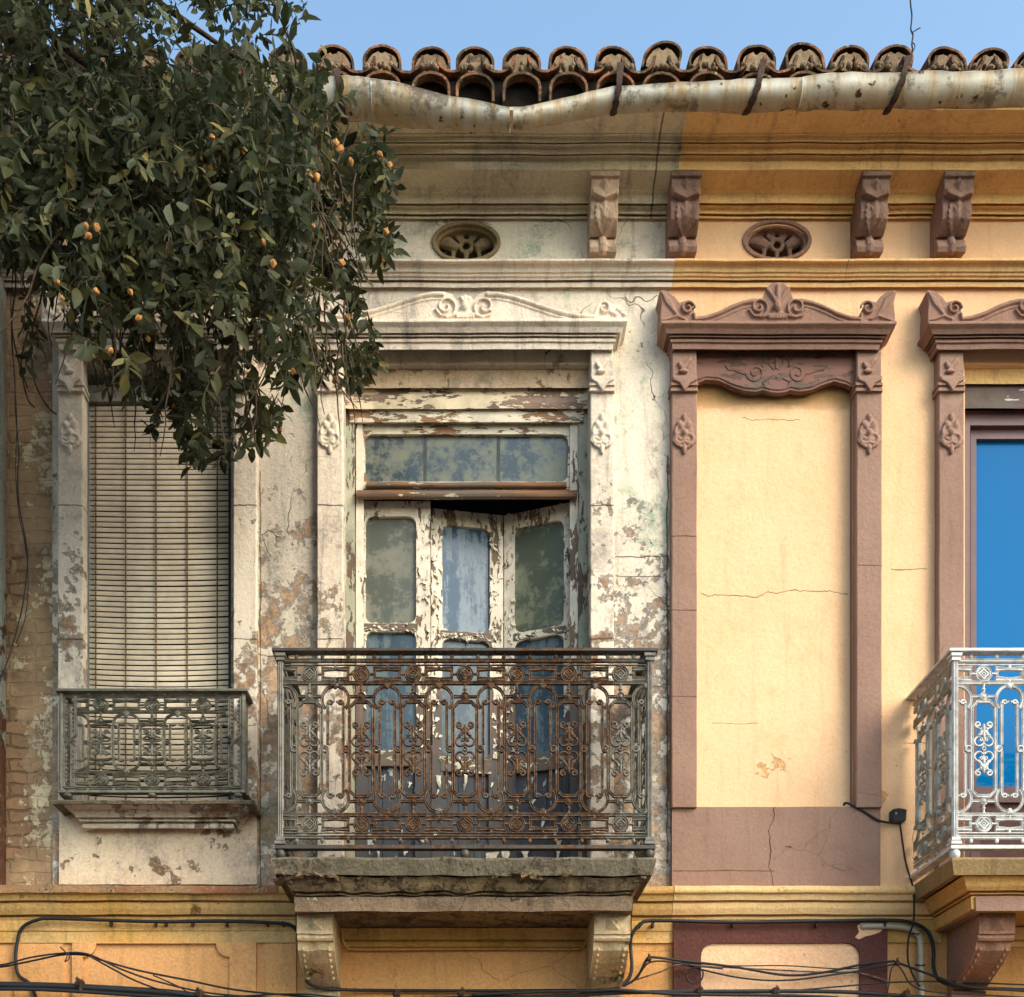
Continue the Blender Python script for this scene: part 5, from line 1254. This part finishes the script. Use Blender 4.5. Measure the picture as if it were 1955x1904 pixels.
def sprig(o, dr, L, nl, big=1.0, wire=.0025):
    pts = [o]; d = dr.normalized(); st = L / 7
    for k in range(7):
        d = (d + Vector((0, 0, -.16)) + Vector((rt.uniform(-.12, .12), rt.uniform(-.12, .12), rt.uniform(-.1, .1)))).normalized(); pts.append(pts[-1] + d * st)
    tube(TW, pts, [wire * (1 - .1 * k) for k in range(len(pts))], n=4, caps=False)
    sh0 = rt.random()
    for k in range(nl):
        t = (k + .6) / nl * 7; i = min(6, int(t)); q = pts[i].lerp(pts[i + 1], t - i); ax = (pts[i + 1] - pts[i]).normalized()
        a = k * 2.4 + rt.uniform(-.5, .5); side = ax.orthogonal().normalized(); side = Matrix.Rotation(a, 3, ax) @ side
        ld = (ax * rt.uniform(.1, .9) + side * rt.uniform(.5, 1.2) + Vector((rt.uniform(-.3, .3), 0, -rt.uniform(-.3, .7)))).normalized()
        nrm = (Vector((rt.uniform(-1, 1), rt.uniform(-1, .6), rt.uniform(-.4, 1)))).normalized()
        ll = rt.choice((rt.uniform(.025, .055), rt.uniform(.05, .09), rt.uniform(.05, .08))) * big * .9
        add_leaf(q, ld, nrm, ll, ll * rt.uniform(.28, .55), min(1, max(0, sh0 * .5 + rt.random() * .5)))
    if rt.random() < .28: pods.append(pts[-1])
def toward(x, y):
    v = Vector((x - 250, 0, -(y - 250))); 
    return v.normalized() if v.length > 1 else Vector((0, 0, -1))
cnt = 0
while cnt < 1600:
    x, y = rt.uniform(-980, 760), rt.uniform(-380, 890)
    if not inside(x, y, POLY): continue
    if y < 120 and x > -20 and rt.random() < (.55 if x < 300 else .8): continue
    if x < -20 and rt.random() < .72: continue
    if y > 560 and rt.random() < .58: continue
    if x > 600 and rt.random() < .3: continue
    e = edge_dist(x, y)
    ho = toward(x, y)
    d = rt.uniform(.62, 1.75) if y < 700 else rt.uniform(.7, 1.25)
    if x > 600: d = rt.uniform(.7, 1.1)
    L = rt.uniform(.16, .34); back = min(L * .7, .2)
    p = P(x, y, d)
    if p.x < -2.2 and False: continue
    dr = Vector((ho.x * rt.uniform(0, .9) + rt.uniform(-.5, .5), rt.uniform(-.6, .25), ho.z * .5 + rt.uniform(-.5, .25)))
    if e < 60: L *= .6
    o = p - dr.normalized() * L * .6
    sprig(o, dr, L, int(L * 60) + 4, rt.uniform(.85, 1.2)); cnt += 1
# explicit outer sprays
for (x, y), (x2, y2), n in (((690, 600), (733, 702), 2), ((640, 640), (735, 700), 3), ((610, 660), (668, 735), 2), ((690, 460), (776, 442), 3), ((690, 280), (752, 262), 2), ((700, 300), (752, 330), 2), ((700, 470), (748, 440), 2), ((520, 760), (545, 800), 2), ((470, 790), (520, 850), 3), ((380, 820), (392, 893), 3), ((340, 800), (372, 892), 3), ((480, 740), (510, 830), 2), ((575, 0), (592, 22), 1), ((545, 60), (560, 110), 2), ((600, 120), (612, 90), 1), ((640, 560), (690, 590), 2), ((300, 760), (282, 830), 2), ((230, 690), (195, 740), 2), ((60, 560), (48, 640), 2), ((700, 440), (772, 436), 4), ((690, 470), (750, 490), 3), ((690, 660), (738, 706), 4), ((650, 690), (700, 740), 3), ((620, 680), (600, 730), 3), ((700, 360), (748, 380), 2), ((660, 560), (700, 600), 3), ((720, 250), (750, 240), 2), ((640, 200), (660, 170), 2), ((500, 800), (546, 806), 3), ((440, 840), (400, 890), 3), ((300, 800), (290, 836), 2), ((560, 700), (540, 745), 3), ((20, 470), (30, 520), 3), ((120, 600), (150, 640), 3), ((70, 600), (90, 690), 1), ((60, 640), (40, 720), 1)):
    for k in range(n):
        d = rt.uniform(.75, 1.0); a = P(x + rt.uniform(-12, 12), y + rt.uniform(-12, 12), d); b = P(x2 + rt.uniform(-8, 8), y2 + rt.uniform(-8, 8), d)
        L = (b - a).length; sprig(a, b - a + Vector((0, 0, L * .25)), L * .8, max(4, int(L * 60)), 1.0)
# big clear leaves catching the light at the front
for (x, y) in ((340, 330), (500, 430), (415, 520), (100, 550), (200, 530), (390, 630), (420, 700), (340, 560), (250, 680), (130, 390), (520, 300), (620, 330), (560, 610), (480, 610), (300, 450), (210, 880 - 200), (440, 460), (60, 430), (240, 300), (90, 250)):
    d = rt.uniform(1.8, 2.0); o = P(x, y, d)
    sprig(o, Vector((rt.uniform(-.6, .8), rt.uniform(-.6, 0), rt.uniform(-.3, .5))), rt.uniform(.12, .24), rt.randint(7, 10), 1.15, .003)
me = bpy.data.meshes.new('foliage'); me.from_pydata([tuple(v) for v in V], [], F)
ca = me.color_attributes.new('tone', 'FLOAT_COLOR', 'POINT')
buf = []
for c in COL: buf += [c, c, c, 1]
ca.data.foreach_set('color', buf)
for p in me.polygons: p.use_smooth = True
fo = bpy.data.objects.new('foliage', me); C.objects.link(fo); fo.parent = tree
def leafmat():
    m = M('leaf', .55, .18)
    at = m.N('Attribute'); at.attribute_name = 'tone'; t = at.outputs['Fac']
    c = m.mix(m.ss(t, .1, .6), (34, 38, 20), (62, 62, 32)); c = m.mix(m.ss(t, .72, .95), c, (142, 130, 76))
    c = m.mix(m.ss(m.noise(40, 4), .45, .65, 0, .35), c, (70, 70, 46))
    bf = m.G.outputs['Backfacing']; c = m.mix(m.math('MULTIPLY', bf, .5), c, (88, 96, 74))
    m.out(c, m.bump(m.noise(70, 4), .3, .002))
    tr = m.N('BsdfTranslucent'); m.L(c, tr.inputs[0]); mx = m.N('MixShader'); mx.inputs[0].default_value = .3
    m.L(m.b.outputs[0], mx.inputs[1]); m.L(tr.outputs[0], mx.inputs[2]); m.L(mx.outputs[0], m.t.nodes['Material Output'].inputs[0]); return m.m
me.materials.append(leafmat())
m_bark = plain('bark', (84, 68, 54), (56, 46, 38), .95, .1, 30, .8)
obj('twigs', TW, m_bark, tree)['kind'] = 'stuff'
# trunk left of the picture and limbs reaching over the house front
def limb(name, pts, r0, r1, n=10):
    q = catmull([Vector(p) for p in pts], 6); bm = NB(); tube(bm, q, [r0 + (r1 - r0) * i / (len(q) - 1) for i in range(len(q))], n=n); rough_mesh(bm, .006, 9); return obj(name, bm, m_bark, tree, True)
tx, ty = xof(-560, 1.4), -1.4
limb('trunk', [(tx, ty, -.02), (tx + .03, ty, 1.4), (tx - .04, ty, 3), (tx + .08, ty, 4.4), (tx + .2, ty, 6.2), (tx + .3, ty, 8)], .2, .09, 14)
for tgt, d in (((500, 140), .8), ((590, 430), .75), ((420, 620), .8), ((200, 500), .9), ((80, 40), 1.3), ((330, 250), .9), ((550, 640), .7)):
    e = P(tgt[0], tgt[1], d); s_ = Vector((tx + .08, ty, min(6.8, max(4.2, e.z + .25)))); mdl = s_.lerp(e, .5) + Vector((0, 0, .32))
    limb('limb', [s_, s_.lerp(mdl, .5) + Vector((0, .05, .1)), mdl, mdl.lerp(e, .5) + Vector((0, .05, .02)), e], .04, .005, 8)
# forking boughs
for k in range(9):
    x, y = rt.uniform(20, 620), rt.uniform(40, 560)
    if not inside(x, y, POLY): continue
    d = rt.uniform(1.1, 1.5); a = P(x, y, d); q = [a]; dv = Vector((rt.uniform(-1, 1), rt.uniform(-.3, .3), rt.uniform(-.6, .3))).normalized()
    for j in range(5): dv = (dv + Vector((rt.uniform(-.3, .3), rt.uniform(-.2, .2), rt.uniform(-.45, .05)))).normalized(); q.append(q[-1] + dv * .13)
    limb('branch', q, .006, .002, 6)
# hanging twigs in the mass
bm = NB()
for _ in range(230):
    x, y = rt.uniform(20, 680), rt.uniform(150, 740)
    if not inside(x, y, POLY): continue
    d = rt.uniform(.7, 1.6); a = P(x, y, d); q = [a]; dv = Vector((rt.uniform(-.4, .6), 0, -1))
    for k in range(5): dv = (dv + Vector((rt.uniform(-.3, .3), rt.uniform(-.2, .2), -.2))).normalized(); q.append(q[-1] + dv * .055)
    tube(bm, q, [.004, .0036, .003, .0026, .002, .0015], n=4, caps=False)
for pts in ([(60, 430), (42, 520), (58, 600), (40, 690), (52, 740)], [(84, 480), (80, 560), (60, 640), (64, 720), (86, 770), (108, 792)], [(24, 440), (30, 540), (22, 620), (38, 700), (52, 760), (66, 778)], [(150, 620), (180, 700), (186, 740)]):
    tube(bm, catmull([P(x, y, .6) for x, y in pts], 5), .0035, n=5)
obj('hanging_twigs', bm, m_bark, tree)['kind'] = 'stuff'
# seed pods
m_pod = plain('seed_pod', (186, 128, 62), (120, 80, 42), .7, .3, 60, .6)
bm = NB(); rings = []
for t, r in ((0, .002), (.15, .009), (.4, .0145), (.7, .011), (.92, .004), (1, .0008)):
    rings.append([Vector((r * (1 + .16 * math.cos(5 * 2 * math.pi * k / 20)) * math.cos(2 * math.pi * k / 20), r * (1 + .16 * math.cos(5 * 2 * math.pi * k / 20)) * math.sin(2 * math.pi * k / 20), -.042 * t)) for k in range(20)])
loft(bm, rings, caps=True); pod = obj('seed_pod', bm, m_pod, tree, True)
rt.shuffle(pods)
fixed = [P(x, y, 1.92) for x, y in ((165, 425), (185, 427), (175, 447), (105, 537), (115, 565), (178, 553), (165, 675), (178, 670), (245, 752 - 200), (215, 765 - 100), (405, 472), (500, 455), (523, 495), (650, 608 - 110), (660, 600), (735, 440), (720, 290), (745, 310), (655, 280), (640, 270), (668, 300), (605, 330), (400, 262))]
sel_ = fixed + pods[:76]
for i, p in enumerate(sel_):
    o = pod if i == 0 else pod.copy()
    if i: C.objects.link(o)
    o.parent = tree; o.location = p; s_ = rt.uniform(.5, .82); o.scale = (s_, s_, s_); o.rotation_euler = (rt.uniform(-.9, .9), rt.uniform(-.9, .9), rt.uniform(0, 6))
